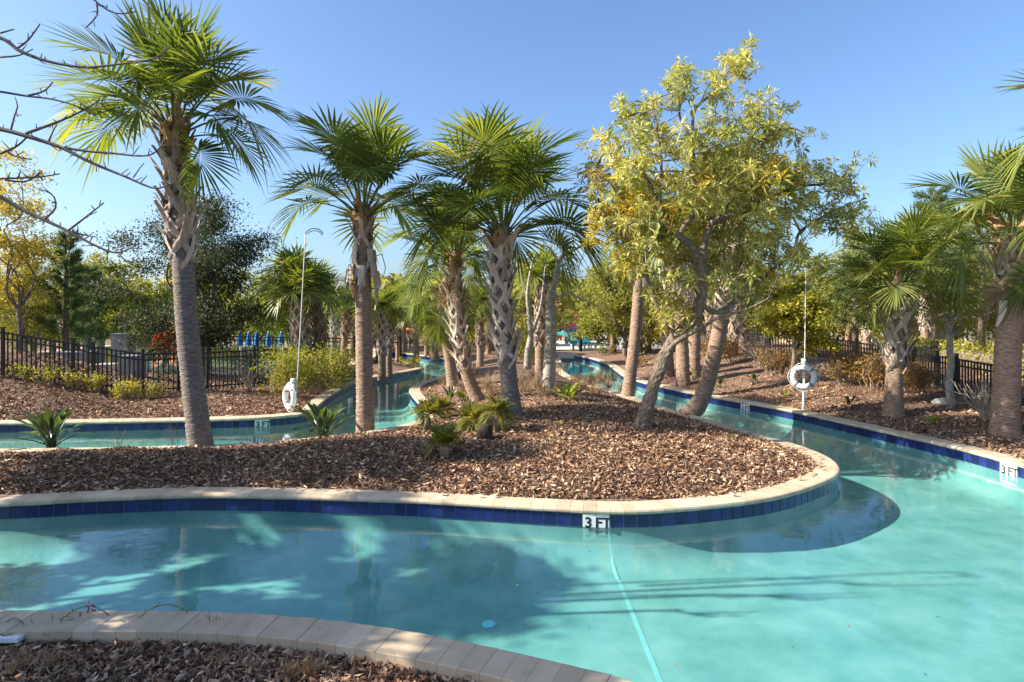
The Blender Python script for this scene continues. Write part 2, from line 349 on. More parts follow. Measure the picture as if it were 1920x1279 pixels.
# pool floor, walls, water
for poly, nm, lab in ((polyF, 'front', 'front and right channel'), (polyL, 'left', 'left channel')):
    P = resample(poly, 0.3)
    if np.sum(P[:, 0]*np.roll(P[:, 1], -1)-np.roll(P[:, 0], -1)*P[:, 1]) < 0: P = P[::-1].copy()
    for name, z, mt, lb in (('pool_floor', -0.42, M['plaster'], 'pale aqua plaster floor of the '+lab), ('water', 0.0, M['water'], 'calm turquoise pool water of the '+lab)):
        me = mesh_np(name, np.c_[P, np.full(len(P), z)], [np.arange(len(P))[None]])
        tag(ob(name, me, mat=mt), lb, kind='structure')

P = resample(np.concatenate([spline(polyP, 8, True), polyP[:1]]), 0.5)[:-1]
for name, z, mt, lb in (('pool_floor', -0.4, M['plaster'], 'pale floor of the big pool behind the left fence'), ('water', 0.40, M['water'], 'reflective water of the big pool behind the left fence')):
    tag(ob(name, mesh_np(name, np.c_[P, np.full(len(P), z)], [np.arange(len(P))[None]]), mat=mt), lb, kind='structure')
n = len(P); T = unit(np.roll(P, -1, 0)-np.roll(P, 1, 0)); Nn = np.stack([T[:, 1], -T[:, 0]], 1); k = np.arange(n); b = MB()
pr = [(0, -0.41), (0, 0.50), (0.0, 0.52), (0.9, 0.52), (0.9, 0.2)]; V = np.concatenate([np.c_[P+Nn*o_, np.full(n, z_)] for o_, z_ in pr])
b.add(V, np.concatenate([np.stack([r_*n+k, r_*n+(k+1) % n, r_*n+n+(k+1) % n, r_*n+n+k], 1) for r_ in range(4)])); tag(ob('pool_wall', b.mesh('pool_wall', M['coping'])), 'pale rim of the big pool behind the left fence', kind='structure')
def seen_near(p, dmax=17.5):
    d = p[1]
    if d < 2.0 or d > dmax: return False
    return -90 < CX+p[0]/d*F < 2010
def flipn(S): return S
WALL_LABEL = {'near': 'near pool wall with beige paver coping below the camera', 'right': 'right bank pool wall with blue tile band and coping',
              'island_right': 'island pool wall with blue tile band and curved beige coping', 'left': 'far left bank pool wall with blue tiles and coping',
              'island_left': 'island back wall along the left channel'}
tile_me = MB(); tile_me.box((0, 0, 0), (0.1405, 0.012, 0.150)); tile_me = tile_me.mesh('tile', M['tile'])
PROF = [(-0.028, 0.150), (-0.040, 0.163), (-0.043, 0.182), (-0.034, 0.200), (-0.018, 0.208), (0.0, 0.210), (0.268, 0.210), (0.274, 0.203), (0.274, 0.125)]
walls = {}
for nm, S in SEC:
    S3 = resample(S, 0.1502); n = len(S3)
    T = unit(np.gradient(S3, axis=0)); Nn = np.stack([T[:, 1], -T[:, 0]], 1)       # outwards, to the land
    test = S3+Nn*0.05
    if (inside(test, polyF) | inside(test, polyL)).mean() > 0.5: Nn = -Nn
    wb = MB(); k = np.arange(n-1); cove = [(0.42, -0.4195), (0.30, -0.408), (0.19, -0.375), (0.10, -0.31), (0.035, -0.21), (0.0, -0.10), (0.0, -0.004)]
    V = np.concatenate([np.c_[S3-Nn*o_, np.full(n, z_)] for o_, z_ in cove])
    wb.add(V, np.concatenate([np.stack([r_*n+k, r_*n+k+1, r_*n+n+k+1, r_*n+n+k], 1) for r_ in range(len(cove)-1)]))
    root = ob('pool_wall', wb.mesh('pool_wall', M['plaster'], True)); tag(root, WALL_LABEL[nm], kind='structure'); walls[nm] = root
    gb = MB(); V = np.concatenate([np.c_[S3, np.full(n, -0.004)], np.c_[S3, np.full(n, 0.16)]])
    gb.add(V, np.stack([k, k+1, n+k+1, n+k], 1)); ob('grout_bed', gb.mesh('grout_bed', M['grout']), root)
    farb = MB(); fart = MB(); rg = random.Random(5)
    for a in range(n-1):
        mid = (S3[a]+S3[a+1])/2; nn = unit(Nn[a]+Nn[a+1]); tt = unit(S3[a+1]-S3[a]); ang = math.atan2(tt[1], tt[0])
        vis = seen_near(mid)
        dz = rg.uniform(-0.002, 0.002); gap = 0.0026
        A = S3[a]+tt*gap/2; B = S3[a+1]-tt*gap/2
        VA = [np.r_[A+Nn[a]*s+tt*max(0, 0), z+dz] for s, z in PROF]; VB = [np.r_[B+Nn[a+1]*s, z+dz] for s, z in PROF]
        m_ = len(PROF); bmb = MB() if vis else farb
        qq = [[x, x+1, m_+x+1, m_+x] for x in range(m_-1)]
        tr = [[0, x+1, x] for x in range(1, m_-1)]+[[m_, m_+x, m_+x+1] for x in range(1, m_-1)]
        bmb.add(VA+VB, qq, tr)
        if vis:
            ob('coping_paver', bmb.mesh('coping_paver', M['coping']), root)
        c = mid-nn*0.006
        if vis: ob('tile', tile_me, root, (c[0], c[1], 0.074), rot=(0, 0, ang))
        else: fart.box((c[0], c[1], 0.074), (0.144, 0.012, 0.15), ang)
    if farb.n: tag(ob('far_coping', farb.mesh('far_coping', M['coping']), root), kind='stuff')
    if fart.n: tag(ob('far_tiles', fart.mesh('far_tiles', M['tile']), root), kind='stuff')
# depth markers on the tile band
def marker(nm, px, py, word_gap=0.0, w=0.30):
    S = resample(SD[nm], 0.02); d = CZ*F/(py-HY); x = (px-CX)/F*d
    k = ((S-np.array([x, d]))**2).sum(1).argmin(); k = min(max(k, 1), len(S)-2)
    tt = unit(S[k+1]-S[k-1]); nn = np.array([tt[1], -tt[0]]); to = -S[k]
    if nn@to < 0: nn = -nn                                     # towards the viewer's side: the water
    c = S[k]+nn*0.016; rz = math.atan2(nn[1], nn[0])+PI/2
    r = thing('depth_marker', {'island_right': 'white 3 FT depth marker on the island tile band', 'right': 'white 3 FT depth marker on the right bank by the frame edge', 'left': 'white 3 FT depth marker on the left bank tile band'}[nm] if px != 1410 else 'small far 3 FT depth marker on the right bank', 'depth marker', (c[0], c[1], 0.0), rz, 'depth markers')
    for off, word in ((-w/4, '3'), (w/4, 'FT')):
        b = MB(); b.box((off, 0, 0.072), (w/2-0.004, 0.014, 0.148)); p = ob('marker_tile', b.mesh('marker_tile', M['white_tile']), r)
        cu = bpy.data.curves.new('lettering', 'FONT'); cu.body = word; cu.size = 0.165; cu.align_x = 'CENTER'; cu.extrude = 0.001; cu.offset = 0.004
        o = bpy.data.objects.new('lettering', cu); C.objects.link(o); dg = bpy.context.evaluated_depsgraph_get(); lme = bpy.data.meshes.new_from_object(o.evaluated_get(dg)); bpy.data.objects.remove(o); bpy.data.curves.remove(cu)
        lme.materials.clear(); lme.materials.append(M['black']); o = bpy.data.objects.new('lettering', lme); C.objects.link(o); o.parent = p
        o.location = (off+(0.005 if word == 'FT' else -0.01), -0.0085, -0.004); o.rotation_euler = (PI/2, 0, 0)
marker('island_right', 1117, 987); marker('right', 1888, 889); marker('right', 1410, 768); marker('left', 492, 803)
M['stripe'] = surf('stripe_tile', [(0.3, (0.60, 0.46, 0.39)), (0.7, (0.70, 0.53, 0.45))], 9, 0.8, 0)
# pale stripe of tiles across the floor and up the island wall; floor inlet
b = MB(); b.box((1.135, 5.05, -0.4182), (0.045, 2.9, 0.002)); r = ob('floor_stripe', b.mesh('floor_stripe', M['stripe']))
tag(r, 'pale tile stripe crossing the front pool floor', 'tile stripe')
b = MB(); b.strap([(1.13, 6.50, -0.417), (1.125, 6.63, -0.404), (1.12, 6.74, -0.369), (1.115, 6.83, -0.305), (1.11, 6.892, -0.208), (1.105, 6.925, -0.10), (1.10, 6.925, 0.0)], [0.045, 0.044, 0.043, 0.042, 0.04, 0.04, 0.04], 0.012, (1, 0, 0)); ob('wall_stripe', b.mesh('wall_stripe', M['stripe']), r)
b = MB(); b.tube([(0, 0, 0), (0, 0, 0.012), (0, 0, 0.016)], [0.062, 0.062, 0.05], 20); r = thing('floor_inlet', 'small round white inlet cover on the pool floor', 'pool inlet', (-0.21, 5.56, -0.419))
ob('cover', b.mesh('cover', M['white_tile']), r); b = MB(); b.tube([(0, 0, 0.014), (0, 0, 0.019)], [0.022, 0.02], 12); ob('nozzle', b.mesh('nozzle', M['white']), r)

# ------------------------------------------------------------------ bark mulch
rng = np.random.default_rng(11)
def chips(label, n, sampler, size):
    P = sampler(n); z, D, T = hgt(P, True)
    keep = (~(inside(P, polyF) | inside(P, polyL))) & (D > 0.25)
    P, z, D = P[keep], z[keep], D[keep]; n = len(P)
    L = size*(0.35+1.5*rng.random(n)**2.2); w = L*rng.uniform(0.16, 0.42, n)
    yaw = rng.uniform(0, 2*PI, n); til = rng.normal(0, 0.5, n); rol = rng.normal(0, 0.65, n); bend = rng.uniform(-0.3, 0.3, n)*L
    a = np.stack([np.cos(yaw)*np.cos(til), np.sin(yaw)*np.cos(til), np.sin(til)], 1)
    s = unit(np.cross(np.tile([0, 0, 1.0], (n, 1)), a)); up = np.cross(a, s)
    s2 = s*np.cos(rol)[:, None]+up*np.sin(rol)[:, None]
    c = np.c_[P, z+rng.uniform(0.002, 0.03, n)]; aL = a*(L/2)[:, None]; sw = s2*(w/2)[:, None]; bu = up*bend[:, None]*0.4
    V = np.stack([c-aL-sw*0.6, c-aL*0.9+sw*0.7, c-sw+bu, c+sw+bu, c+aL*0.9-sw*0.5, c+aL+sw*0.35], 1).reshape(-1, 3)
    k = np.arange(n)[:, None]*6
    qd = np.concatenate([k+np.array([0, 2, 3, 1]), k+np.array([2, 4, 5, 3])])
    o = ob('bark_mulch', mesh_np('bark_mulch', V, [qd]), mat=M['chip']); tag(o, label, 'mulch', kind='stuff')
def samp(xa, xb, d0, d1, pw=1.0):
    def f(n):
        u = rng.random(n); d = 1/(1/d0+(1/d1-1/d0)*u) if pw else d0+(d1-d0)*u
        px = rng.uniform(xa, xb, n); return np.stack([(px-CX)/F*d, d], 1)
    return f
# fallen leaves among the chips
def litter(label, n, sampler, size):
    P = sampler(n); z, D, T = hgt(P, True); keep = (~(inside(P, polyF) | inside(P, polyL))) & (D > 0.12); P, z = P[keep], z[keep]
    rgl = np.random.default_rng(77); V, q_ = leaf_quads0(np.c_[P, z+0.035+0.03*(D[keep] < 0.3)], size, rgl); o = ob('fallen_leaves', mesh_np('fallen_leaves', V, [q_]), mat=M['fallen']); tag(o, label, 'leaf litter', kind='stuff')
def leaf_quads0(Cn, size, rg):
    n = len(Cn); a = unit(rg.normal(size=(n, 3))*np.array([1, 1, 0.25])); b = unit(np.cross(a, rg.normal(size=(n, 3))*0.35+np.array([0, 0, 1.0]))); L = (size*rg.uniform(0.5, 1.3, n))[:, None]; nn = np.cross(a, b)
    return np.stack([Cn-a*L*0.5, Cn+b*L*0.2+nn*L*0.1, Cn+a*L*0.5, Cn-b*L*0.2+nn*L*0.1], 1).reshape(-1, 3), np.arange(n*4).reshape(-1, 4)
M['fallen'] = surf('fallen_leaf', [(0.0, (0.20, 0.10, 0.05)), (0.5, (0.45, 0.27, 0.14)), (1.0, (0.72, 0.58, 0.40))], 3, 0.8, 0, island=0.9, spec=0.2)
litter('fallen leaves strewn over the island mulch', 2600, samp(-30, 1600, 7.3, 16), 0.10)
litter('fallen leaves on the right bank mulch', 900, samp(1180, 1960, 8.5, 22), 0.10)
litter('fallen leaves in the near bed', 300, samp(-40, 1150, 3.0, 4.4), 0.08)
chips('bark mulch chips heaped over the island bed', 230000, samp(-30, 1600, 7.3, 17), 0.048)
chips('dark bark mulch in the near bed below the camera', 45000, samp(-40, 1150, 3.0, 4.5), 0.045)
chips('bark mulch chips on the right bank', 60000, samp(1180, 1960, 8.5, 26), 0.062)
chips('bark mulch chips on the left bank below the fence', 44000, samp(-40, 820, 12.6, 24), 0.064)

# ------------------------------------------------------------------ palms
def frond_arrays(elev, Lp=0.62, Rb=0.95, N=44, droop=0.35, fold=0.5, rs=0, lite=False):
    rr = random.Random(rs); pet = MB(); bl = MB()
    e = R(elev); bend = R(4+32*max(0, math.cos(e)))
    pts = [np.zeros(3)]; k = 7
    for i_ in range(k):
        ee = e-bend*(i_/k)**1.3; pts.append(pts[-1]+np.array([math.cos(ee), 0, math.sin(ee)])*Lp/k)
    pts = np.array(pts)
    pet.tube(pts, np.linspace(0.019, 0.011, k+1), 3 if lite else 5, False)
    e2 = e-bend; c = [pts[-1]]; cd = []
    for i_ in range(8):
        ee = e2-R(20+48*max(0, math.cos(e)))*(i_/8); dd = np.array([math.cos(ee), 0, math.sin(ee)]); cd.append(dd); c.append(c[-1]+dd*Rb*0.42/8)
    cd.append(cd[-1]); c = np.array(c); cd = np.array(cd)
    pet.tube(c, np.linspace(0.010, 0.003, 9), 3, False)
    S = np.array([0, 1.0, 0])
    ts = np.array([0.03, 0.50, 0.76, 1.0]) if not lite else np.array([0.05, 0.5, 1.0])
    hw = np.array([0.003, 0.0225, 0.0135, 0.0012]) if not lite else np.array([0.006, 0.034, 0.003])
    hw = hw*(44/N if not lite else 1)
    for i_ in range(N):
        u = (i_+0.5)/N*2-1; th = u*R(158 if N > 23 else 80)
        s = (1-abs(u))**1.2*8; k0 = int(min(s, 7)); f = s-k0
        root = c[k0]*(1-f)+c[k0+1]*f; Td = unit(cd[k0]*(1-f)+cd[k0+1]*f); Nn = np.cross(Td, S)
        if Nn[2] < 0 and False: Nn = -Nn
        Nn = -Nn if np.dot(Nn, np.array([-Td[2], 0, Td[0]])) < 0 else Nn
        dr = unit(math.cos(th)*Td+math.sin(th)*S+abs(math.sin(th))*fold*Nn)
        ln = Rb*(0.70+0.30*math.cos(th*0.62))*rr.uniform(0.9, 1.06)
        dp = droop*rr.uniform(0.3, 1.9)
        P = root+dr*ln*ts[:, None]; P[:, 2] -= dp*ln*ts**2.4
        sway = rr.uniform(-0.05, 0.05); P += S*sway*ln*(ts**2)[:, None]
        wd = unit(np.cross(dr, Nn)); up = np.cross(wd, dr)
        if not lite:
            V = np.stack([P-wd*hw[:, None], P-up*hw[:, None]*0.55, P+wd*hw[:, None]], 1).reshape(-1, 3)
            qd = []
            for a in range(3):
                qd += [[a*3, a*3+1, a*3+4, a*3+3], [a*3+1, a*3+2, a*3+5, a*3+4]]
        else:
            V = np.stack([P-wd*hw[:, None], P+wd*hw[:, None]], 1).reshape(-1, 3); qd = [[0, 1, 3, 2], [2, 3, 5, 4]]
        bl.add(V, qd)
    return pet, bl
ELEV = [84, 66, 48, 28, 8, -14, -36, -58]
FR = {}
for k_, e_ in enumerate(ELEV):
    FR[e_] = []
    for v in range(2):
        p_, b_ = frond_arrays(e_, Lp=0.80+0.17*v, Rb=0.76, droop=0.05+0.09*v+(0.08 if e_ < 30 else 0), fold=0.5-0.25*v, rs=k_*7+v)
        V, q_, t_ = b_.arrays(); V2, q2, t2 = p_.arrays()
        me = mesh_np('frond', np.concatenate([V, V2]), [np.concatenate([q_, q2+len(V)])])
        me.materials.append(M['frond']); me.materials.append(M['petiole'])
        mi = np.zeros(len(q_)+len(q2), np.int32); mi[len(q_):] = 1; me.polygons.foreach_set('material_index', mi)
        FR[e_].append(me)
DEAD = []
for v in range(2):
    d_ = FR[-58][v].copy(); d_.materials.clear(); d_.materials.append(M['straw']); d_.materials.append(M['straw']); DEAD.append(d_)
def crown(root, top, up, nf, scale, rs, emax=84, emin=-45, az0=0.0, skip=None, extra=()):
    rr = random.Random(rs)
    lst = []
    for i_ in range(nf):
        f = (i_+0.5)/nf; el = emax+(emin-emax)*f**1.2; az = az0+i_*137.508+rr.uniform(-14, 14)
        el += rr.uniform(-8, 8); lst.append((az, el, f, scale*rr.uniform(0.86, 1.1)*(0.9+0.25*max(0, math.sin(R(el))))))
    for a, e_, s in extra: lst.append((a, e_, 0.7, scale*s))
    for az, el, f, s in lst:
        e_ = min(ELEV, key=lambda v: abs(v-el)); az = R(az)
        p = np.array(top)-np.array(up)*(0.05+0.22*f)+np.array([math.cos(az), math.sin(az), 0])*0.045
        ob('frond', rr.choice(FR[e_]), root, p, rot=(rr.uniform(-0.18, 0.18), rr.uniform(-0.06, 0.06), az), scale=s)
# one leaf base ("boot"): split at the foot into two straps
def boot_mesh(rs, mat, L=0.40):
    rr = random.Random(rs); b = MB(); Rt = 0.17
    def on(x, z, o): return (x, math.sqrt(max(Rt*Rt-min(x*x, Rt*Rt*0.95), 0))-Rt+o, z)
    ln = L*rr.uniform(0.8, 1.15); out_ = rr.uniform(0.06, 0.15)
    for sx in (-1, 1):
        b.strap([on(sx*0.150, -0.02, 0.005), on(sx*0.105, 0.07, 0.022), on(sx*0.052, 0.16, 0.036), (sx*0.01, 0.05, 0.25)], [0.055, 0.075, 0.08, 0.07], 0.02, unit(np.array([0.9, -sx*0.35, sx*0.5])))
    k = rr.uniform(-0.06, 0.06)
    b.strap([(0, 0.042, 0.19), (k*0.3, 0.06, 0.27), (k*0.7, 0.06+out_*0.45, 0.27+(ln-0.2)*0.5), (k, 0.06+out_, ln+0.07)], [0.10, 0.092, 0.075, 0.06], [0.026, 0.024, 0.02, 0.016], (1, 0, 0))
    return b.mesh('leaf_base', mat)
BOOT = [boot_mesh(k_, M['boot']) for k_ in range(6)]
BOOTN = [boot_mesh(k_+20, M['boot_new'], 0.30) for k_ in range(3)]
def trunk_mesh(P, rad, flare=0.35, rs=1, ring=0.006, mat=None, n=18, step=0.035):
    rr = np.random.default_rng(rs); P = resample(spline(P, 8), step); m_ = len(P); s = np.arange(m_)*step
    tt = s/s[-1]
    r = rad*(1-0.12*tt)*(1+flare*np.exp(-s/0.28))
    r = r+ring*np.sign(np.sin(s*2*PI/0.085+0.6*np.sin(s*5)))*np.abs(np.sin(s*2*PI/0.085))**0.5+rr.normal(0, ring*0.25, m_)
    b = MB(); b.tube(P, r, n)
    return b.mesh('trunk', mat or M['ring_bark'], True), P
def frame_at(P, f):
    k = min(max(int(f*(len(P)-1)), 1), len(P)-2); return P[k], unit(P[k+1]-P[k-1])
M['shaded_ring'] = surf('shaded_palm_bark', [(0.25, (0.085, 0.068, 0.06)), (0.5, (0.20, 0.165, 0.14)), (0.78, (0.34, 0.29, 0.25))], 5, 0.95, 0.9, 0.03, stretch=(2.2, 2.2, 9), detail=9)  # trunk bark darkened and greyed: the shade on these palms is in the colour
def palm(label, px, d=None, rad=0.17, boots=None, nb=34, cs=1.0, nf=24, rs=1, emax=84, emin=-45, az0=0.0, flare=0.35, skirt=0, fibre=0.25, group='large palms around the pool', tm=None, dead=0, extra=(), bscale=1.0, base_py=None, dz=()):
    b0 = G(*px[0]) if d is None else g_at(px[0][0], d)
    dd = b0[1]
    W3 = [np.array([b0[0], b0[1], b0[2]-0.06])]+[W(x, y, dd+(dz[k_] if k_ < len(dz) else 0)) for k_, (x, y) in enumerate(px[1:])]
    root = thing('sabal_palm', label, 'palm', tuple(b0), 0, group)
    P0 = np.array(W3)-b0
    me, P = trunk_mesh(P0, rad, flare, rs, mat=tm); ob('trunk', me, root)
    rr = random.Random(rs)
    top, up = P[-1], unit(P[-1]-P[-6])
    if boots:
        f0, f1 = boots
        for i_ in range(nb):
            f = f0+(f1-f0)*i_/nb; c, ax = frame_at(P, f)
            az = i_*137.508+rr.uniform(-10, 10); rd = np.array([math.cos(R(az)), math.sin(R(az)), 0]); rd = unit(rd-ax*np.dot(rd, ax))
            tx = np.cross(rd, ax)
            Mx = Matrix(((tx[0], rd[0], ax[0], c[0]+rd[0]*rad*0.90), (tx[1], rd[1], ax[1], c[1]+rd[1]*rad*0.90), (tx[2], rd[2], ax[2], c[2]+rd[2]*rad*0.90), (0, 0, 0, 1)))
            fresh = f > 1-fibre*0.5
            o = ob('leaf_base', rr.choice(BOOTN if fresh else BOOT), root); s = bscale*1.2*rr.uniform(0.85, 1.15)*(rad/0.17)
            o.matrix_local = Mx@Matrix.Rotation(rr.uniform(-0.35, 0.35), 4, 'Y')@Matrix.Diagonal((s, s, s, 1))
    # fibrous neck under the crown
    b = MB(); c = np.array([top-up*0.5, top-up*0.3, top-up*0.05, top+up*0.12]); b.tube(resample(spline(c, 5), 0.03), np.interp(np.linspace(0, 1, len(resample(spline(c, 5), 0.03))), [0, 0.3, 0.75, 1], [rad*0.95, rad*1.12, rad*0.75, 0.05]), 14)
    ob('fibre_neck', b.mesh('fibre_neck', M['boot_new'], True), root)
    for i_ in range(skirt):
        f = rr.uniform(0.64, 0.82); c, ax = frame_at(P, f); az = i_*137.5+rr.uniform(-20, 20); rd = np.array([math.cos(R(az)), math.sin(R(az)), 0])
        b = MB(); L = rr.uniform(0.18, 0.42); o_ = rr.uniform(0.03, 0.15)*(2.0 if i_ % 6 == 0 else 1.0); sd = np.array([-rd[1], rd[0], 0])
        b.strap([c+rd*rad*0.9, c+rd*(rad+o_)+ax*0.06, c+rd*(rad+o_*1.35)-ax*L*0.5, c+rd*(rad+o_*1.1)-ax*L+sd*rr.uniform(-0.08, 0.08)], [0.11, 0.13, 0.11, 0.04], 0.014, sd)
        ob('dead_leaf_base', b.mesh('dead_leaf_base', M['boot']), root)
    crown(root, top, up, nf, cs, rs, emax, emin, az0, extra=extra)
    for i_ in range(dead):
        a = R(100+i_*160+rs*7); ob('dead_frond', DEAD[i_ % 2], root, top-up*0.4+np.array([math.cos(a), math.sin(a), 0])*rad*0.8, rot=(rr.uniform(-.3, .3), 0.25, a), scale=cs*0.62)
    return root
palm('tall palm with shaggy crisscross leaf bases and bare lower trunk greyed by shade at left', [(377, 838), (362, 720), (350, 600), (343, 480), (335, 360), (326, 235)], rad=0.185, boots=(0.575, 0.985), nb=46, cs=1.03, nf=24, rs=3, emin=32, az0=40, flare=0.18, tm=M['shaded_ring'],
     extra=((-12, 28, 1.15), (-32, -14, 0.9), (205, 28, 1.05), (168, 28, 1.1)))
palm('straight smooth brown palm with a ragged skirt of dead leaf stubs', [(685, 806), (683, 680), (681, 540), (681, 390)], rad=0.165, boots=(0.80, 0.985), nb=16, cs=1.03, nf=20, rs=8, emin=34, az0=10, skirt=34, flare=0.14, bscale=0.9,
     extra=((180, 28, 1.0), (-5, 28, 1.05)))
palm('shaded palm with grey crisscross leaf bases at the island centre', [(962, 778), (953, 700), (943, 590), (940, 500), (944, 425)], rad=0.165, boots=(0.27, 0.93), nb=50, cs=1.16, nf=24, rs=14, emin=30, az0=80, flare=0.30, tm=M['shaded_ring'],
     extra=((2, 28, 1.15), (-10, 8, 1.0), (185, 28, 1.0), (195, 28, .9)))
palm('leaning palm with spiky pale leaf bases just left of the shaded palm', [(898, 752), (872, 690), (858, 610), (852, 540), (852, 478)], rad=0.145, boots=(0.24, 0.98), nb=56, dead=2, cs=0.9, nf=26, rs=21, emin=18, az0=20)
palm('slim leaning palm with smooth trunk half hidden behind the yellow tree', [(1176, 744), (1190, 640), (1198, 540), (1206, 430)], rad=0.165, boots=(0.80, 0.98), nb=14, cs=0.9, nf=18, rs=26, emin=15, flare=0.2, skirt=5)
palm('curved trunk palm with white leaf bases rising behind the yellow tree', [(1288, 778), (1318, 742), (1340, 660), (1358, 570), (1372, 490), (1384, 410)], rad=0.175, boots=(0.52, 0.98), nb=34, dead=2, cs=1.0, nf=22, rs=31, emin=10, flare=0.35)
palm('dark crowned palm with shaggy trunk on the right bank', [(1675, 780), (1677, 700), (1682, 620), (1686, 535)], rad=0.175, boots=(0.36, 0.98), nb=36, dead=1, cs=0.92, nf=22, rs=37, emin=26, extra=((180, 28, 1.0), (195, 8, .8)))
palm('stout palm with pale splayed leaf bases at the right frame edge', [(1884, 814), (1888, 700), (1893, 600), (1902, 440)], rad=0.215, boots=(0.74, 0.98), nb=30, dead=2, cs=0.95, nf=24, rs=44, emin=30, flare=0.2, skirt=5, extra=((186, 8, 1.1), (262, -36, .8)))
palm('tall palm beyond the right edge with only frond tips in view', [(2125, 830), (2125, 600), (2115, 400), (2105, 255)], d=10.0, rad=0.18, boots=(0.7, 0.98), nb=14, cs=1.0, nf=22, rs=51)
palm('slim shaded palm leaning behind the spiky palm', [(850, 684), (838, 640), (832, 590), (836, 530)], d=17.5, rad=0.15, boots=(0.55, 0.98), nb=16, cs=1.0, nf=18, rs=57)

# far palms: trunk + joined leaf bases + joined crown, three shapes shared by all
def far_palm(rs, hh, bfrac):
    rr = random.Random(rs); root = thing('sabal_palm', '', 'palm', (0, 0, -50), 0, 'far palms'); lean = rr.uniform(-0.3, 0.3)
    P0 = np.array([(0, 0, -0.1), (lean*0.3, 0, hh*0.4), (lean, 0.1, hh)])
    me, P = trunk_mesh(P0, 0.17, 0.25, rs, n=10, step=0.06); ob('trunk', me, root)
    b = MB(); V, q_, t_ = None, None, None
    for i_ in range(34):
        f = bfrac+(0.97-bfrac)*i_/34; c, ax = frame_at(P, f); az = R(i_*137.5); rd = np.array([math.cos(az), math.sin(az), 0]); tx = np.cross(rd, ax)
        for sx in (-1, 1):
            b.strap([c+rd*0.15+tx*sx*0.13, c+rd*0.19+tx*sx*0.05+ax*0.15, c+rd*(0.26+0.1*rr.random())-tx*sx*0.02+ax*0.36], [0.06, 0.09, 0.06], 0.025, tx)
    ob('leaf_bases', b.mesh('leaf_bases', M['boot']), root)
    cr = MB()
    for i_ in range(28):
        f = (i_+0.5)/28; el = 86-62*f; p_, b_ = frond_arrays(el+rr.uniform(-8, 8), droop=0.18, fold=0.4, N=24, rs=rs*31+i_, lite=True, Lp=0.62, Rb=0.72)
        az = R(i_*137.5+rr.uniform(-12, 12)); Mx = Matrix.Translation(Vector(P[-1]))@Matrix.Rotation(az, 4, 'Z')@Matrix.Rotation(rr.uniform(-0.2, 0.2), 4, 'X')@Matrix.Scale(rr.uniform(0.85, 1.1), 4)
        for x in (b_, p_):
            V, q_, t_ = x.arrays(); cr.merge(V, q_, t_, Mx)
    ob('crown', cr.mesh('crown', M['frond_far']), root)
    return root
FPROTO = [(far_palm(101, 3.0, 0.35), 3.0), (far_palm(102, 3.3, 0.55), 3.3), (far_palm(103, 2.6, 0.2), 2.6)]
FAR = [ # px, depth, py of the top of the trunk, shape
 (556, 18.5, 560, 0), (574, 19.5, 545, 2), (606, 20.5, 560, 2), (643, 23, 575, 1), (660, 27, 590, 1), (716, 21.5, 585, 0), (729, 22.5, 600, 1), (747, 29, 600, 0), (780, 27, 595, 1), (800, 33, 585, 0),
 (672, 35, 560, 0), (700, 40, 575, 2), (765, 44, 580, 1), (815, 30, 560, 2), (900, 25, 575, 0), (878, 34, 575, 1), (1013, 20.5, 535, 0), (930, 40, 580, 2), (985, 36, 570, 1), (1062, 44, 600, 0), (500, 38, 585, 1), (455, 44, 590, 2),
 (1252, 21, 505, 0), (1281, 19, 470, 1), (1299, 19.8, 440, 1), (1375, 23, 540, 2), (1392, 24.5, 560, 2), (1215, 30, 560, 0), (1148, 32, 590, 1), (188, 30, 560, 2), (145, 33, 575, 0), (1590, 30, 540, 1), (1440, 34, 560, 0), (1020, 52, 590, 2)]
FAR += [(590, 26, 575, 1), (625, 31, 570, 0), (690, 30, 585, 2), (757, 36, 580, 1), (845, 38, 570, 0), (915, 31, 590, 2), (970, 28, 590, 1), (1105, 50, 595, 2), (1330, 28, 545, 0), (1625, 26, 545, 2), (1735, 23, 530, 0)]
FAR.sort()
ORD = ['first', 'second', 'third', 'fourth', 'fifth', 'sixth', 'seventh', 'eighth', 'ninth', 'tenth', 'eleventh', 'twelfth', 'thirteenth', 'fourteenth', 'fifteenth', 'sixteenth', 'seventeenth', 'eighteenth', 'nineteenth', 'twentieth']
def nth(k): return ORD[k] if k < 20 else 'twenty-'+ORD[k-20]
used = set(); rr = random.Random(77); halfs = {}
for px, d, ty, kd in FAR:
    side = 'left of the centre palm' if px < 950 else 'right of the centre palm'
    k_ = halfs.get(side, 0); halfs[side] = k_+1
    g = g_at(px, d); topz = CZ-(ty-HY)/F*d; root, hh = FPROTO[kd]
    s = (topz-g[2])/hh; sc = (min(max(s, 0.8), 1.2),)*2+(s,)
    lab = nth(k_)+' background palm from the left among those '+side
    if kd not in used:
        used.add(kd); root.location = g; root.rotation_euler = (0, 0, rr.uniform(0, 6)); root.scale = sc; root['label'] = lab
    else: dup(root, lab, g, rr.uniform(0, 6), sc)

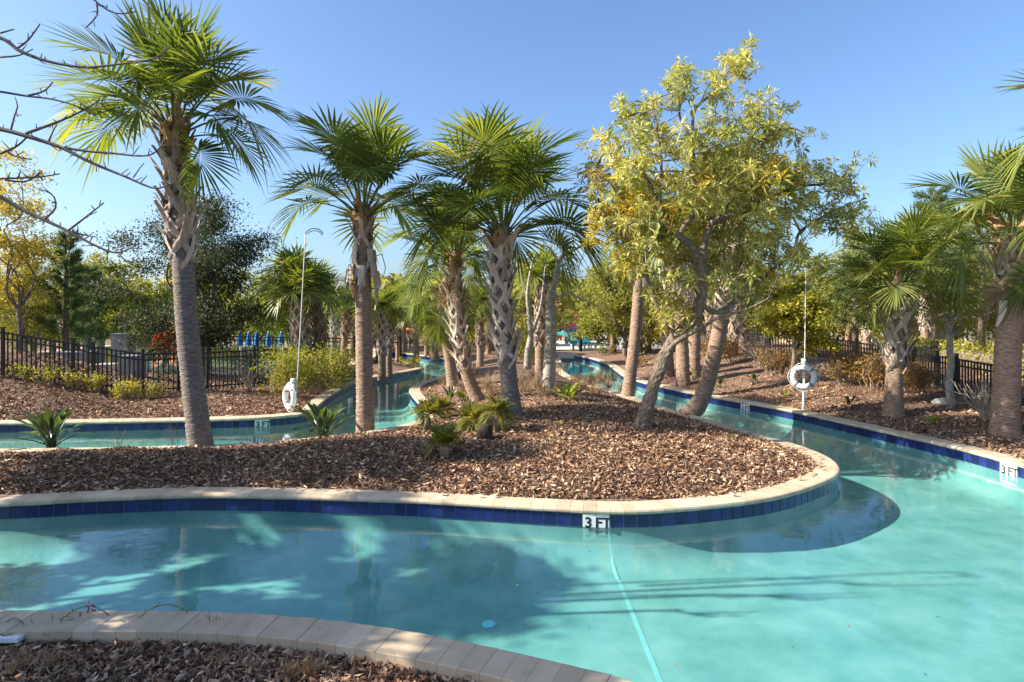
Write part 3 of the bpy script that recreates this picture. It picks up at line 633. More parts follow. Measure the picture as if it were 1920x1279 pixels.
# ------------------------------------------------------------------ broadleaf trees
def leaf_quads(Cn, size, rg, asp=0.42, out_dir=None, bias=0.0):
    n = len(Cn); a = rg.normal(size=(n, 3))
    if out_dir is not None: a = a+out_dir*bias
    a = unit(a); b = unit(np.cross(a, rg.normal(size=(n, 3)))); L = (size*rg.uniform(0.6, 1.3, n))[:, None]
    nn = np.cross(a, b)
    V = np.stack([Cn-a*L*0.5, Cn+b*L*asp*0.5+nn*L*0.06, Cn+a*L*0.5, Cn-b*L*asp*0.5+nn*L*0.06], 1).reshape(-1, 3)
    return V, np.arange(n*4).reshape(-1, 4)
def limb(mb, a, b, r0, r1, rg, n=6, wig=0.08, k=6):
    a, b = np.asarray(a, float), np.asarray(b, float); L = np.linalg.norm(b-a)
    P = a+(b-a)*np.linspace(0, 1, k)[:, None]; P[1:-1] += rg.normal(0, wig*L/3, (k-2, 3))
    P = spline(P, 3); mb.tube(P, np.linspace(r0, r1, len(P)), n, False); return P
def tree(name, label, cat, loc, H, base, lobes, nclump, nleaf, size, mat, bark, tr=0.12, rs=1, asp=0.42, spread=0.33, group=None, scale=1.0, shell=0.75):
    rg = np.random.default_rng(rs); root = thing(name, label, cat, tuple(loc), 0, group, scale)
    tb = MB(); c0 = np.array([0, 0, base]); P = limb(tb, (0, 0, -0.1), c0, tr*1.25, tr*0.8, rg, 9, 0.05)
    wts = np.array([l[3]*l[4]*l[5] for l in lobes])**0.7; wts /= wts.sum(); V_, nn = [], 0; cl = []
    for l, w_ in zip(lobes, wts):
        c = np.array(l[:3]); r = np.array(l[3:6]); Pm = limb(tb, c0-np.array([0, 0, 0.1]), c, tr*0.55, tr*0.18, rg, 6, 0.16)
        k_ = max(3, int(nclump*w_))
        dv = unit(rg.normal(size=(k_, 3))); rad = rg.uniform(0.25, 1, (k_, 1))**(1-shell*0.6)
        cc = c+dv*r*rad; cl.append(np.c_[cc, np.full(k_, r.mean()*spread)])
        for x in cc[::2]: limb(tb, Pm[rg.integers(len(Pm)//2, len(Pm))], x, tr*0.16, tr*0.04, rg, 3, 0.2, 4)
    cl = np.concatenate(cl); tot = nleaf//len(cl)
    Cn = np.repeat(cl[:, :3], tot, 0)+rg.normal(size=(tot*len(cl), 3))*np.repeat(cl[:, 3:], tot, 0)*np.array([1, 1, 0.62])*0.6
    V, q_ = leaf_quads(Cn, size, rg, asp)
    ob('trunk', tb.mesh('trunk', bark, True), root); o = ob('crown', mesh_np('crown', V, [q_]), root, mat=mat); tag(o, kind='stuff')
    return root
def tp(label, px, d, top, bot, wpx, kind, rs, name='tree', nleaf=9000, lob=5, trunk_px=None, size=None, base_py=None, group=None, tr=0.11):
    g = g_at(trunk_px or px, d); zt = CZ-(top-HY)/F*d-g[2]; zb = CZ-(bot-HY)/F*d-g[2]; w = wpx/F*d/2
    rg = np.random.default_rng(rs); xo = (px-(trunk_px or px))/F*d; H = zt-zb; lobes = []
    for i_ in range(lob):
        f = (i_+0.5)/lob; rw = w*(0.62-0.25*abs(f-0.42)); a = i_*2.4+rg.uniform(0, 1); off = w-rw
        lobes.append((xo+math.cos(a)*off*(1-0.5*f), math.sin(a)*off*0.8*(1-0.5*f), zb+H*(0.16+0.68*f), rw, rw, H*0.24+0.1))
    lobes.append((xo, 0, zb+H*0.5, w*0.6, w*0.6, H*0.45))
    mt, bk, sz, asp = {'green': (M['green_leaf'], M['bark'], 0.13, 0.4), 'oak': (M['oak_leaf'], M['bark'], 0.085, 0.5), 'yellow': (M['yellow_leaf'], M['bark'], 0.15, 0.35), 'lime': (M['lime_leaf'], M['bark'], 0.12, 0.4), 'airy': (M['green_leaf'], M['pale_bark'], 0.13, 0.2), 'rust': (M['rust_leaf'], M['bark'], 0.12, 0.4), 'red': (M['red_leaf'], M['bark'], 0.12, 0.4), 'gold': (M['gold_leaf'], M['bark'], 0.13, 0.35)}[kind]
    return tree(name, label, 'tree', g, zt, max(zb+0.12*H, 0.3), lobes, 60, nleaf, size or sz*max(1, d/22), mt, bk, tr, rs, asp, group=group)
tp('dark live oak with fine glossy leaves behind the tall left palm', 368, 19, 335, 690, 330, 'oak', 5, 'oak_tree', 42000, 8, trunk_px=384, tr=0.15)
tp('golden leaved tree cut off by the left frame edge', 12, 19, 262, 615, 200, 'gold', 6, 'golden_tree', 9000, 6, trunk_px=35, tr=0.075)
tp('feathery green tree at far left behind the fence', 45, 20, 470, 660, 150, 'airy', 7, nleaf=9000)
tp('small bright yellow tree beside the grey cabinet', 226, 25, 555, 640, 80, 'lime', 8, nleaf=3500, trunk_px=228)
tp('green tree behind the blue umbrellas', 480, 34, 500, 655, 170, 'green', 9, nleaf=8000)
tp('dark green tree at far left behind the golden tree', 60, 30, 520, 650, 200, 'oak', 10, nleaf=8000)
tp('pale green tree right of the yellow tree at left', 280, 32, 520, 640, 150, 'green', 12, nleaf=7000)
tp('yellow green tree behind the bare pale tree', 990, 27, 500, 690, 120, 'lime', 13, nleaf=6000)
tp('gold and green tree behind the shaded centre palm', 925, 33, 545, 665, 110, 'yellow', 14, nleaf=5000)
tp('far green tree above the orange umbrella', 800, 46, 545, 650, 130, 'green', 15, nleaf=6000)
tp('far green tree left of the grove', 620, 46, 520, 660, 190, 'green', 16, nleaf=8000)
tp('airy green tree behind the white loungers', 1170, 29, 470, 655, 170, 'green', 17, nleaf=11000, trunk_px=1172)
tp('olive tree left of the white loungers', 1115, 33, 520, 655, 110, 'green', 18, nleaf=7000, trunk_px=1152)
tp('dark green tree behind the curved palm', 1275, 30, 500, 655, 150, 'green', 19, nleaf=8000)
tp('bushy yellow tree with pale stem behind the right life ring', 1497, 16.5, 515, 665, 150, 'lime', 20, nleaf=9000, trunk_px=1488, tr=0.06)
tp('green tree hiding the tan house', 1400, 33, 480, 640, 170, 'green', 21, nleaf=8000)
tp('airy tree with a slim pale trunk before the right fence', 1785, 13.6, 400, 655, 190, 'airy', 22, nleaf=9000, trunk_px=1783, tr=0.07, size=0.085)
tp('dense green tree at the far right behind the hedge', 1880, 24, 430, 650, 200, 'green', 23, nleaf=11000)
tp('olive tree behind the dark crowned palm', 1700, 26, 430, 650, 190, 'airy', 24, nleaf=11000)
tp('small orange brown tree at the playground', 1045, 50, 560, 645, 80, 'rust', 25, nleaf=3000)
tp('red leaved shrub tree behind the pump yard', 308, 24, 626, 662, 60, 'red', 26, nleaf=1400)
for k_, (lab, px, d, top, bot, w_, kd, nl) in enumerate([
 ('tall sunlit tree behind the right bank palms', 1640, 29, 395, 655, 220, 'green', 13000), ('broad green tree above the far right hedge', 1790, 30, 385, 655, 230, 'lime', 12000), ('tall green tree at the right frame edge', 1925, 27, 360, 655, 190, 'green', 12000),
 ('rounded olive tree behind the right life ring', 1530, 32, 470, 650, 190, 'green', 11000), ('yellowish tree behind the slim leaning palm', 1215, 36, 480, 655, 150, 'lime', 9000), ('green tree rising left of the playground', 1010, 42, 520, 655, 130, 'green', 8000),
 ('dense green tree behind the leaning spiky palm', 865, 42, 535, 655, 140, 'green', 8000), ('olive tree in the grove left of the smooth palm', 560, 36, 480, 650, 170, 'green', 10000), ('green tree in the grove right of the smooth palm', 715, 40, 515, 650, 150, 'green', 8000),
 ('tall green tree left of the oak', 215, 36, 470, 645, 180, 'green', 10000), ('yellow green tree low behind the left fence', 100, 26, 535, 650, 130, 'lime', 7000), ('feathery tree behind the dark pine', 160, 30, 490, 640, 140, 'airy', 8000), ('pale tree at the left edge behind the fence', -15, 24, 480, 650, 150, 'airy', 8000), ('green tree behind the curved palm and bushy yellow tree', 1345, 38, 470, 650, 170, 'green', 9000)]):
    tp(lab, px, d, top, bot, w_, kd, 400+k_, nleaf=nl)
# a far wood closing the horizon
rg = np.random.default_rng(3); n = 60000
ang = rg.uniform(-0.85, 0.85, n); dd = rg.uniform(62, 90, n); hh = 4.4+1.4*np.sin(ang*23)+1.1*np.sin(ang*51+1)+0.8*np.sin(ang*97)
Cn = np.stack([np.tan(ang)*dd, dd, rg.uniform(0, 1, n)**0.8*hh*1.25], 1); V, q_ = leaf_quads(Cn, 0.75, rg, 0.6)
tag(ob('distant_wood', mesh_np('distant_wood', V, [q_]), mat=M['green_leaf']), 'far belt of green trees closing the horizon', 'trees', kind='stuff')

def pine(label, px, d, top, wpx, rs):
    g = g_at(px, d); H = CZ-(top-HY)/F*d-g[2]; w = wpx/F*d/2; rg = np.random.default_rng(rs)
    root = thing('pine_tree', label, 'pine tree', tuple(g), 0, 'pines'); tb = MB(); nb = MB()
    tb.tube([(0, 0, -0.1), (0.03, 0, H*0.5), (0, 0.02, H*0.97)], [0.13, 0.09, 0.02], 8)
    for i_ in range(46):
        f = 0.22+0.78*i_/46; a = i_*2.4; L = w*(1.05-f*0.85)*rg.uniform(0.7, 1.15); z = H*f*0.97
        e = np.array([math.cos(a)*L, math.sin(a)*L, z+L*rg.uniform(0.2, 0.6)]); P = limb(tb, (0, 0, z), e, 0.022, 0.006, rg, 4, 0.06, 4)
        for t0 in np.linspace(0.35, 1, 5):
            c = P[min(int(t0*(len(P)-1)), len(P)-1)]; n = 46; dv = unit(rg.normal(size=(n, 3))+unit(e-np.array([0, 0, z]))*1.3+np.array([0, 0, 0.5])); ln = rg.uniform(0.16, 0.30, (n, 1))
            sd = unit(np.cross(dv, rg.normal(size=(n, 3))))*0.008*max(1, d/16); c = c+rg.normal(0, 0.05, (n, 3))
            nb.add(np.stack([c-sd, c+sd, c+dv*ln], 1).reshape(-1, 3), None, np.arange(n*3).reshape(-1, 3))
    ob('trunk', tb.mesh('trunk', M['bark'], True), root); tag(ob('needles', nb.mesh('needles', M['pine']), root), kind='stuff')
pine('bluish green pine with upright tufts above the left fence', 122, 21, 432, 150, 1)
pine('dark pine left of the small yellow tree', 165, 25, 500, 140, 2)
pine('pine rising between the two right bank palms', 1752, 20, 350, 230, 3)
pine('slender pine left of the dark crowned palm', 1603, 24, 470, 120, 4)
pine('pine behind the stout right palm', 1840, 22, 370, 190, 5)

# ------------------------------------------------------------------ yellow flowering tree on the island
def cluster_mesh(rs, mat, n=90, L=0.138):
    rg = np.random.default_rng(rs); b = MB()
    for k_ in range(6):                                   # rosettes on short twigs
        c = rg.normal(0, 0.13, 3); b.tube([np.array([0, 0, -0.06]), c*0.5, c], [0.006, 0.005, 0.004], 3, False)
        dv = unit(rg.normal(size=(n//6, 3))*np.array([1, 1, 0.75])+np.array([0, 0, 0.25])); ln = L*rg.uniform(0.65, 1.3, (n//6, 1)); dr = rg.uniform(0, 0.35, (n//6, 1))
        p0 = c+dv*0.02; p2 = p0+dv*ln; p2[:, 2] -= dr[:, 0]*ln[:, 0]; pm = p0+dv*ln*0.55
        sd = unit(np.cross(dv, np.array([0, 0, 1.0])+rg.normal(0, 0.6, (n//6, 3))))*ln*0.125; up = np.cross(sd, dv)*0.5
        V = np.stack([p0, pm+sd+up, p2, pm-sd+up, pm], 1).reshape(-1, 3); k5 = np.arange(n//6)[:, None]*5
        b.add(V, None, np.concatenate([k5+np.array([0, 1, 4]), k5+np.array([1, 2, 4]), k5+np.array([2, 3, 4]), k5+np.array([3, 0, 4])]))
    me = b.mesh('leaf_cluster', mat); return me
CLS = [cluster_mesh(k_, M['silver_leaf']) for k_ in range(7)]; CLY = [cluster_mesh(k_+20, M['yellow_leaf'], 72) for k_ in range(4)]
tb0 = G(1202, 803); td = tb0[1]
root = thing('yellow_tree', 'leaning tree with rough bark and silvery yellow leaves on the island', 'tree', tuple(tb0))
def L3(pts, off=0.0, off2=None):
    k = len(pts); o = np.linspace(off, off if off2 is None else off2, k)
    return np.array([W(x, y, td+o[i_]) for i_, (x, y) in enumerate(pts)])-tb0
LIMBS = [
 ([(1202, 812), (1210, 775), (1223, 732), (1236, 695), (1247, 666), (1266, 630), (1296, 605), (1313, 570), (1318, 530), (1315, 490)], 0, 0, 0.12, 0.07),
 ([(1315, 492), (1296, 462), (1274, 443), (1252, 420), (1236, 385), (1215, 340), (1190, 300)], 0, -0.7, 0.08, 0.02),
 ([(1315, 495), (1320, 465), (1328, 431), (1344, 412), (1391, 400), (1450, 369), (1500, 350), (1560, 345)], 0, 0.5, 0.075, 0.015),
 ([(1274, 443), (1285, 420), (1300, 400), (1302, 340), (1298, 270), (1301, 212), (1318, 190), (1344, 166), (1375, 118)], -0.2, 0.1, 0.05, 0.012),
 ([(1302, 300), (1290, 250), (1274, 216), (1280, 180), (1289, 150)], 0, 0.4, 0.03, 0.01),
 ([(1236, 385), (1240, 300), (1232, 240), (1223, 189)], -0.3, -0.6, 0.03, 0.008),
 ([(1313, 570), (1350, 585), (1400, 545), (1454, 502), (1489, 467), (1500, 435), (1547, 404), (1587, 385), (1625, 372)], 0, 0.9, 0.05, 0.01),
 ([(1344, 412), (1390, 350), (1420, 290), (1445, 250), (1490, 240)], 0.1, -0.3, 0.04, 0.01),
 ([(1391, 400), (1420, 350), (1400, 280), (1420, 210), (1450, 180)], 0.2, 0.8, 0.03, 0.01),
 ([(1266, 630), (1240, 590), (1220, 540), (1200, 480), (1160, 430), (1125, 390)], 0, -0.4, 0.05, 0.012),
 ([(1313, 560), (1290, 530), (1255, 520), (1215, 510)], 0, -0.9, 0.03, 0.01),
 ([(1247, 666), (1270, 640), (1320, 612), (1346, 596), (1400, 580), (1440, 560)], 0, -0.8, 0.05, 0.012),
 ([(1190, 420), (1150, 350), (1120, 310)], -0.4, 0.5, 0.02, 0.008)]
nodes = []; lb = MB()
for k_, (pts, o1, o2, r0, r1) in enumerate(LIMBS):
    P = resample(spline(L3(pts, o1, o2), 6), 0.06); rg = np.random.default_rng(k_)
    b = MB() if k_ == 0 else lb; rad_ = np.linspace(r0, r1, len(P))*(1+rg.normal(0, 0.05, len(P)))
    if k_ == 0: rad_ *= 1+0.35*np.exp(-np.arange(len(P))*0.06/0.2)
    b.tube(P, rad_, 14 if k_ == 0 else 7, False); nodes.append(P[len(P)//3:] if k_ else P[-12:])
    if k_ == 0:
        V = b.v[0]; V += rg.normal(0, 0.009, V.shape); ob('trunk', b.mesh('trunk', M['bark'], False), root)
nodes = np.concatenate(nodes)
OUT = np.array([(1100, 330), (1108, 290), (1150, 250), (1158, 215), (1190, 205), (1225, 250), (1300, 238), (1345, 215), (1395, 222), (1440, 172), (1465, 182), (1440, 215), (1520, 228), (1522, 255), (1480, 285), (1470, 325), (1540, 302), (1600, 312), (1636, 360), (1615, 408), (1560, 428), (1520, 440), (1500, 500), (1480, 545), (1420, 555), (1350, 590), (1290, 622), (1230, 606), (1205, 560), (1170, 530), (1140, 450), (1112, 425), (1097, 370)], float)
rg = np.random.default_rng(42); pts = []
while len(pts) < 222:
    c = np.array([rg.uniform(1095, 1640), rg.uniform(85, 625)])
    if not inside(c[None], OUT)[0]: continue
    p = 1.0
    if c[1] > 430: p = 0.75
    if c[0] > 1470: p = 0.8
    if 430 < c[1] < 620 and 1290 < c[0] < 1350: p = 0.3
    if c[1] < 200: p = 1.0
    if rg.random() > p: continue
    rx = (c[0]-1300)/260; ry = (c[1]-340)/280; dm = 1.35*math.sqrt(max(0.06, 1-min(1, rx*rx+ry*ry)))
    off = rg.uniform(-dm, dm)*0.75
    if 1225 < c[0] < 1410 and 395 < c[1] < 520: off = abs(off)+0.25           # the fork of the limbs stays open to the pool
    w = W(c[0], c[1], td+off)-tb0
    pts.append((w, c))
for cx_, cy_, n_, sx_, sy_ in ((1275, 160, 9, 26, 24), (1355, 165, 7, 18, 20), (1385, 118, 8, 14, 18), (1222, 205, 3, 12, 12), (1180, 225, 3, 12, 12)):   # tufts on the tall stems
    for _ in range(n_):
        c = np.array([cx_+rg.normal(0, sx_*0.6), cy_+rg.normal(0, sy_*0.6)]); pts.append((W(c[0], c[1], td+rg.normal(0, 0.22))-tb0, c))
tw = MB()
for w, c in pts:
    j = ((nodes-w)**2).sum(1).argmin(); limb(tw, nodes[j], w, 0.011, 0.005, rg, 4, 0.1, 4)
    yel = rg.random() < (0.24 if c[1] > 300 else 0.05)
    ob('leaf_cluster', (CLY[rg.integers(4)] if yel else CLS[rg.integers(7)]), root, w, rot=tuple(rg.uniform(-0.7, 0.7, 2))+(rg.uniform(0, 6.3),), scale=rg.uniform(0.85, 1.3)*(0.8 if c[0] > 1490 or c[1] < 215 else 1.0))
ob('limbs', lb.mesh('limbs', M['bark'], True), root); tag(ob('twigs', tw.mesh('twigs', M['twig'], True), root), kind='stuff')

# ------------------------------------------------------------------ bare trees
def spur(mb, P, rg, every=0.10, L=0.07, r=0.004):
    for k_ in range(2, len(P)-1):
        if rg.random() < 0.55:
            dv = unit(rg.normal(size=3)+np.array([0, 0, 0.6])); mb.tube([P[k_], P[k_]+dv*L*rg.uniform(0.3, 1.0)], [r, r*0.6], 3, True)
bd = 5.2; broot = np.array([-6.3, 4.15, h1(-6.3, 4.15)])
root = thing('bare_tree', 'leafless grey branches reaching in from the upper left edge', 'tree', tuple(broot))
b = MB(); rg = np.random.default_rng(9)
def bl(pts, r0, r1, o=0.0):
    P = resample(spline(np.array([W(x, y, bd+o) for x, y in pts])-broot, 6), 0.045); b.tube(P, np.linspace(r0, r1, len(P))*1.1+0.001, 6); spur(b, P, rg, L=0.10, r=0.006)
hub = (-330, 520)
for pts, r0, r1, o in [
 ([hub, (-200, 240), (-80, 60), (0, 71), (38, 96), (94, 116), (161, 126), (225, 120), (285, 111), (319, 88)], 0.03, 0.005, 0.1),
 ([hub, (-160, 300), (-60, 235), (0, 242), (49, 255), (113, 276), (169, 304), (232, 330), (289, 353), (319, 345)], 0.034, 0.005, 0.0),
 ([(113, 276), (160, 283), (206, 287), (281, 291), (311, 259)], 0.011, 0.004, 0.0), ([(49, 250), (112, 227), (161, 204), (187, 186)], 0.012, 0.004, 0.0),
 ([hub, (-150, 400), (-50, 345), (0, 369), (37, 390), (82, 412), (127, 433), (180, 461), (221, 474), (262, 456)], 0.03, 0.004, -0.2),
 ([(127, 433), (161, 407), (195, 380)], 0.009, 0.004, -0.2), ([(127, 433), (155, 440), (183, 445)], 0.007, 0.003, -0.2),
 ([(82, 412), (104, 390), (98, 365), (66, 352)], 0.008, 0.003, -0.2), ([(221, 474), (240, 492), (258, 486)], 0.005, 0.003, -0.2),
 ([hub, (-120, 200), (-40, 168), (0, 172), (49, 180), (97, 186), (146, 200), (184, 221)], 0.022, 0.004, 0.3), ([(49, 180), (82, 171), (99, 154)], 0.009, 0.004, 0.3),
 ([hub, (-120, 360), (-30, 338), (37, 334), (75, 332), (112, 326)], 0.02, 0.004, 0.1), ([(10, 338), (50, 340), (78, 322)], 0.008, 0.004, 0.1),
 ([(-200, 240), (-60, -60), (90, -70), (176, 0), (202, 19), (225, 26), (255, 22)], 0.02, 0.004, 0.2), ([(180, 3), (182, 28), (161, 52)], 0.007, 0.004, 0.2), ([(20, 245), (28, 215), (33, 200), (28, 182)], 0.007, 0.003, 0), ([(90, 268), (100, 245), (107, 233)], 0.007, 0.003, 0), ([(0, 288), (30, 275), (52, 256)], 0.010, 0.005, 0), ([(10, 282), (30, 294), (60, 299)], 0.007, 0.003, 0),
 ([(0, 107), (35, 104), (62, 92)], 0.008, 0.003, 0.2), ([(0, 62), (26, 55)], 0.007, 0.004, 0.2), ([(30, 92), (52, 76), (75, 45)], 0.008, 0.004, 0.1), ([(250, 333), (266, 310), (270, 306)], 0.005, 0.003, 0)]:
    bl(pts, r0, r1, o)
hp = W(*hub, bd)-broot; b.tube(spline(np.array([(0, 0, -0.1), (0.1, 0, 0.6), hp*0.6, hp]), 5), np.linspace(0.09, 0.05, 16), 8)
ob('branches', b.mesh('branches', M['twig'], True), root)
# pale leafless tree at the middle of the island
b0 = G(1030, 741); dd_ = b0[1]; root = thing('bare_pale_tree', 'leafless tree with pale speckled trunk beside the bright green plant', 'tree', tuple(b0)); b = MB(); tb = MB(); rg = np.random.default_rng(4)
def bl2(mb, pts, r0, r1, o=0.0, n=7, tw=True):
    P = resample(spline(np.array([W(x, y, dd_+o) for x, y in pts])-b0, 6), 0.06); mb.tube(P, np.linspace(r0, r1, len(P)), n)
    if tw:
        for k_ in range(3, len(P), 5): limb(mb, P[k_], P[k_]+unit(rg.normal(size=3)+np.array([0.2, 0, 0.5]))*rg.uniform(0.2, 0.6), 0.009, 0.003, rg, 3, 0.15, 4)
bl2(tb, [(1030, 746), (1028, 720), (1030, 680), (1033, 620), (1032, 560), (1036, 545)], 0.17, 0.11, n=12, tw=False)
for pts, r0, r1, o in [([(1036, 550), (1042, 520), (1047, 495), (1056, 478), (1075, 468), (1100, 456), (1130, 455), (1165, 458)], 0.07, 0.02, 0), ([(1047, 492), (1030, 465), (1010, 458), (982, 455)], 0.035, 0.006, -0.2),
 ([(1075, 468), (1073, 440), (1066, 415), (1062, 395)], 0.03, 0.008, 0.1), ([(1030, 557), (1055, 555), (1065, 547), (1080, 556), (1120, 575), (1145, 592)], 0.035, 0.006, -0.2), ([(1031, 552), (1018, 520), (1022, 490), (1028, 470)], 0.03, 0.006, 0.2),
 ([(1100, 456), (1090, 485), (1084, 510)], 0.02, 0.005, 0.1), ([(1130, 455), (1150, 435), (1172, 420)], 0.02, 0.004, 0.2), ([(1065, 512), (1085, 520), (1110, 515), (1125, 505)], 0.012, 0.004, -0.1), ([(1046, 500), (1060, 520), (1075, 545), (1080, 560)], 0.012, 0.004, 0.3)]:
    bl2(b, pts, r0, r1, o)
ob('trunk', tb.mesh('trunk', M['pale_bark'], True), root); ob('branches', b.mesh('branches', M['pale_bark'], True), root)
b0 = G(990, 690) if False else g_at(990, 19.0); dd_ = 19.0; root = thing('bare_pale_tree', 'thin forked leafless tree between the centre palm and the pale trunk', 'tree', tuple(b0)); b = MB()
for pts, r0, r1, o in [([(989, 692), (990, 660), (995, 630), (992, 590), (989, 550), (996, 500), (1002, 478)], 0.13, 0.02, 0), ([(995, 632), (1010, 590), (1016, 560), (1022, 500)], 0.07, 0.015, 0.2), ([(990, 560), (980, 530), (975, 505)], 0.03, 0.01, 0)]:
    bl2(b, pts, r0, r1, o)
ob('branches', b.mesh('branches', M['pale_bark'], True), root)

# evergreen trees left of the view whose shade falls over the front channel and the near bed
for k_, (x, y, lobes, n, lab) in enumerate([
 (-11.0, 4.3, [(0, 0, 5.4, 1.4, 0.8, 1.3), (1.2, 0.2, 4.2, 1.1, 0.7, 0.9), (-0.6, -0.3, 6.6, 1.2, 0.8, 1.1), (0.6, 0.6, 6.0, 1.1, 0.7, 1.0), (1.6, 0.5, 3.3, 0.9, 0.6, 0.6), (-0.4, 1.3, 5.6, 0.9, 0.5, 0.8), (0.9, 1.5, 4.4, 0.8, 0.45, 0.6), (2.0, -0.2, 2.6, 0.8, 0.7, 0.5), (-1.5, 1.6, 5.0, 0.9, 0.45, 0.6), (0.5, 1.5, 4.0, 0.7, 0.4, 0.5), (-0.5, 1.6, 6.3, 0.8, 0.4, 0.6), (0.0, 1.2, 2.9, 0.9, 0.5, 0.5), (0.3, 0.6, 2.2, 0.8, 0.5, 0.4)], 48000, 'tall evergreen beyond the left edge shading the front pool'),
 (-7.6, 2.4, [(0, 0, 3.0, 1.5, 1.0, 1.1), (0.6, 0.3, 2.3, 1.3, 0.9, 0.9), (-0.8, -0.4, 3.8, 1.2, 0.9, 1.0), (0.4, 0.6, 4.4, 1.0, 0.7, 0.8), (0.9, 1.0, 2.6, 1.0, 0.7, 0.7), (1.2, 0.9, 1.8, 1.0, 0.6, 0.6), (0.6, 0.5, 1.3, 1.2, 0.8, 0.6)], 40000, 'lower evergreen beyond the left edge shading the near mulch bed'),
 (-13.5, 8.0, [(0, -1.0, 6.0, 1.3, 0.8, 1.3), (0.8, -0.7, 7.2, 1.2, 0.8, 1.0), (1.3, -1.2, 5.0, 1.1, 0.7, 0.9), (0.3, -0.8, 8.2, 0.9, 0.6, 0.8)], 20000, 'tallest evergreen beyond the left edge shading the island front')]):
    tree('evergreen_tree', lab, 'tree', (x, y, h1(x, y)), 6, 2.2, lobes, 44, n, 0.13, M['oak_leaf'], M['bark'], 0.12, 60+k_, 0.5)

# ------------------------------------------------------------------ small plants
def paddle_mesh(rs, mat, Lp=0.42, Lb=0.34, wd=0.075, el=65, bend=35):
    rr = random.Random(rs); b = MB(); e = R(el); p = np.zeros(3); pts = [p]; n = 6
    for i_ in range(n):
        ee = e-R(bend)*0.5*i_/n; p = p+np.array([math.cos(ee), 0, math.sin(ee)])*Lp/n; pts.append(p)
    b.tube(pts, np.linspace(0.011, 0.006, n+1), 4, False)
    Cc = [p]; T = []
    for i_ in range(7):
        ee = e-R(bend)*0.5-R(bend)*0.7*(i_/7)**1.2; T.append(ee); p = p+np.array([math.cos(ee), 0, math.sin(ee)])*Lb/7; Cc.append(p)
    T.append(T[-1]); Cc = np.array(Cc); f = np.linspace(0, 1, 8); ww = wd*np.sin(np.pi*np.clip(f*0.94+0.06, 0, 1))**0.7
    nv = np.stack([-np.sin(T), np.zeros(8), np.cos(T)], 1); S = np.array([0, 1.0, 0])
    V = np.stack([Cc-S*ww[:, None]+nv*ww[:, None]*0.45, Cc, Cc+S*ww[:, None]+nv*ww[:, None]*0.45], 1).reshape(-1, 3); qd = []
    for a in range(7): qd += [[a*3, a*3+1, a*3+4, a*3+3], [a*3+1, a*3+2, a*3+5, a*3+4]]
    b.add(V, qd); return b.mesh('leaf', mat)
PAD = [paddle_mesh(k_, M['paddle'], 0.26+0.05*k_, 0.34, 0.05, [86, 78, 70, 60, 42][k_], [22, 30, 38, 45, 55][k_]) for k_ in range(5)]
PADB = [paddle_mesh(k_, M['paddle_bright'], 0.22, 0.36, 0.085, [80, 68, 55][k_], 35) for k_ in range(3)]
def paddle_plant(label, px, py, n, sc, rs, bank=PAD, d=None):
    g = G(px, py); rr = random.Random(rs); root = thing('bird_of_paradise', label, 'plant', tuple(g))
    for i_ in range(n):
        ob('leaf', rr.choice(bank), root, (rr.uniform(-.05, .05)*sc, rr.uniform(-.05, .05)*sc, -0.02), rot=(rr.uniform(-.15, .15), rr.uniform(-.15, .15), i_*2.4+rr.uniform(-.3, .3)), scale=sc*rr.uniform(0.75, 1.15))
paddle_plant('broad leaved plant with yellowish new leaves at the far left of the island', 96, 838, 40, 1.08, 1)
paddle_plant('dark broad leaved plant at the foot of the smooth brown palm', 606, 822, 34, 1.05, 2)
paddle_plant('bright green broad leaved plant on the mound', 1064, 752, 14, 0.95, 3, PADB)
paddle_plant('low leafy plant behind the leaning spiky palm', 845, 757, 12, 0.7, 4)
paddle_plant('yellow green leafy plant left of the spiky palm', 866, 752, 10, 0.5, 5, PADB)
paddle_plant('leafy clump on the right bank behind the curved palm', 1412, 722, 14, 0.6, 6)
paddle_plant('dark fern like clump on the right bank before the dark palm', 1592, 768, 16, 0.55, 7)
paddle_plant('green strappy clump by the twin trunks', 1290, 716, 14, 0.65, 8)
paddle_plant('small seedling with yellow leaves near the right coping', 1748, 798, 8, 0.42, 9, PADB)
paddle_plant('tiny green sprout near the island tip', 1374, 824, 5, 0.22, 10, PADB)
paddle_plant('tiny green sprout right of the shaded palm', 1048, 800, 4, 0.25, 12, PADB)
paddle_plant('low yellow shrublet under the right life ring', 1470, 745, 8, 0.42, 13, PADB)
paddle_plant('green tuft beside the curved palm trunk', 1350, 728, 12, 0.6, 14)
FRP = []
for k_ in range(4):
    p_, b_ = frond_arrays([80, 66, 50, 34][k_], Lp=0.35, Rb=1.0, N=22, droop=0.1, fold=0.35, rs=300+k_); V, q_, t_ = b_.arrays(); V2, q2, t2 = p_.arrays()
    FRP.append(mesh_np('frond', np.concatenate([V, V2]), [np.concatenate([q_, q2+len(V)])])); FRP[-1].materials.append(M['palmetto'])
def palmetto(label, px, py, sc, n, rs, stump=0.2, mat=None):
    g = G(px, py); rr = random.Random(rs); root = thing('dwarf_palmetto', label, 'palmetto', tuple(g)); b = MB()
    b.tube([(0, 0, -0.05), (0.01, 0, stump*0.5), (0, 0, stump)], [0.06, 0.075, 0.05], 9); ob('stump', b.mesh('stump', M['ring_bark'], True), root)
    for i_ in range(n):
        ob('frond', rr.choice(FRP), root, (0, 0, stump*0.9), rot=(rr.uniform(-.2, .2), rr.uniform(-.1, .1), i_*2.4), scale=sc*rr.uniform(0.8, 1.15))
palmetto('dwarf palmetto on a dark stump at left of the mound', 800, 808, 0.22, 18, 1, 0.28)
palmetto('round dwarf palmetto with feathery top before the shaded palm', 932, 810, 0.24, 22, 2, 0.30)
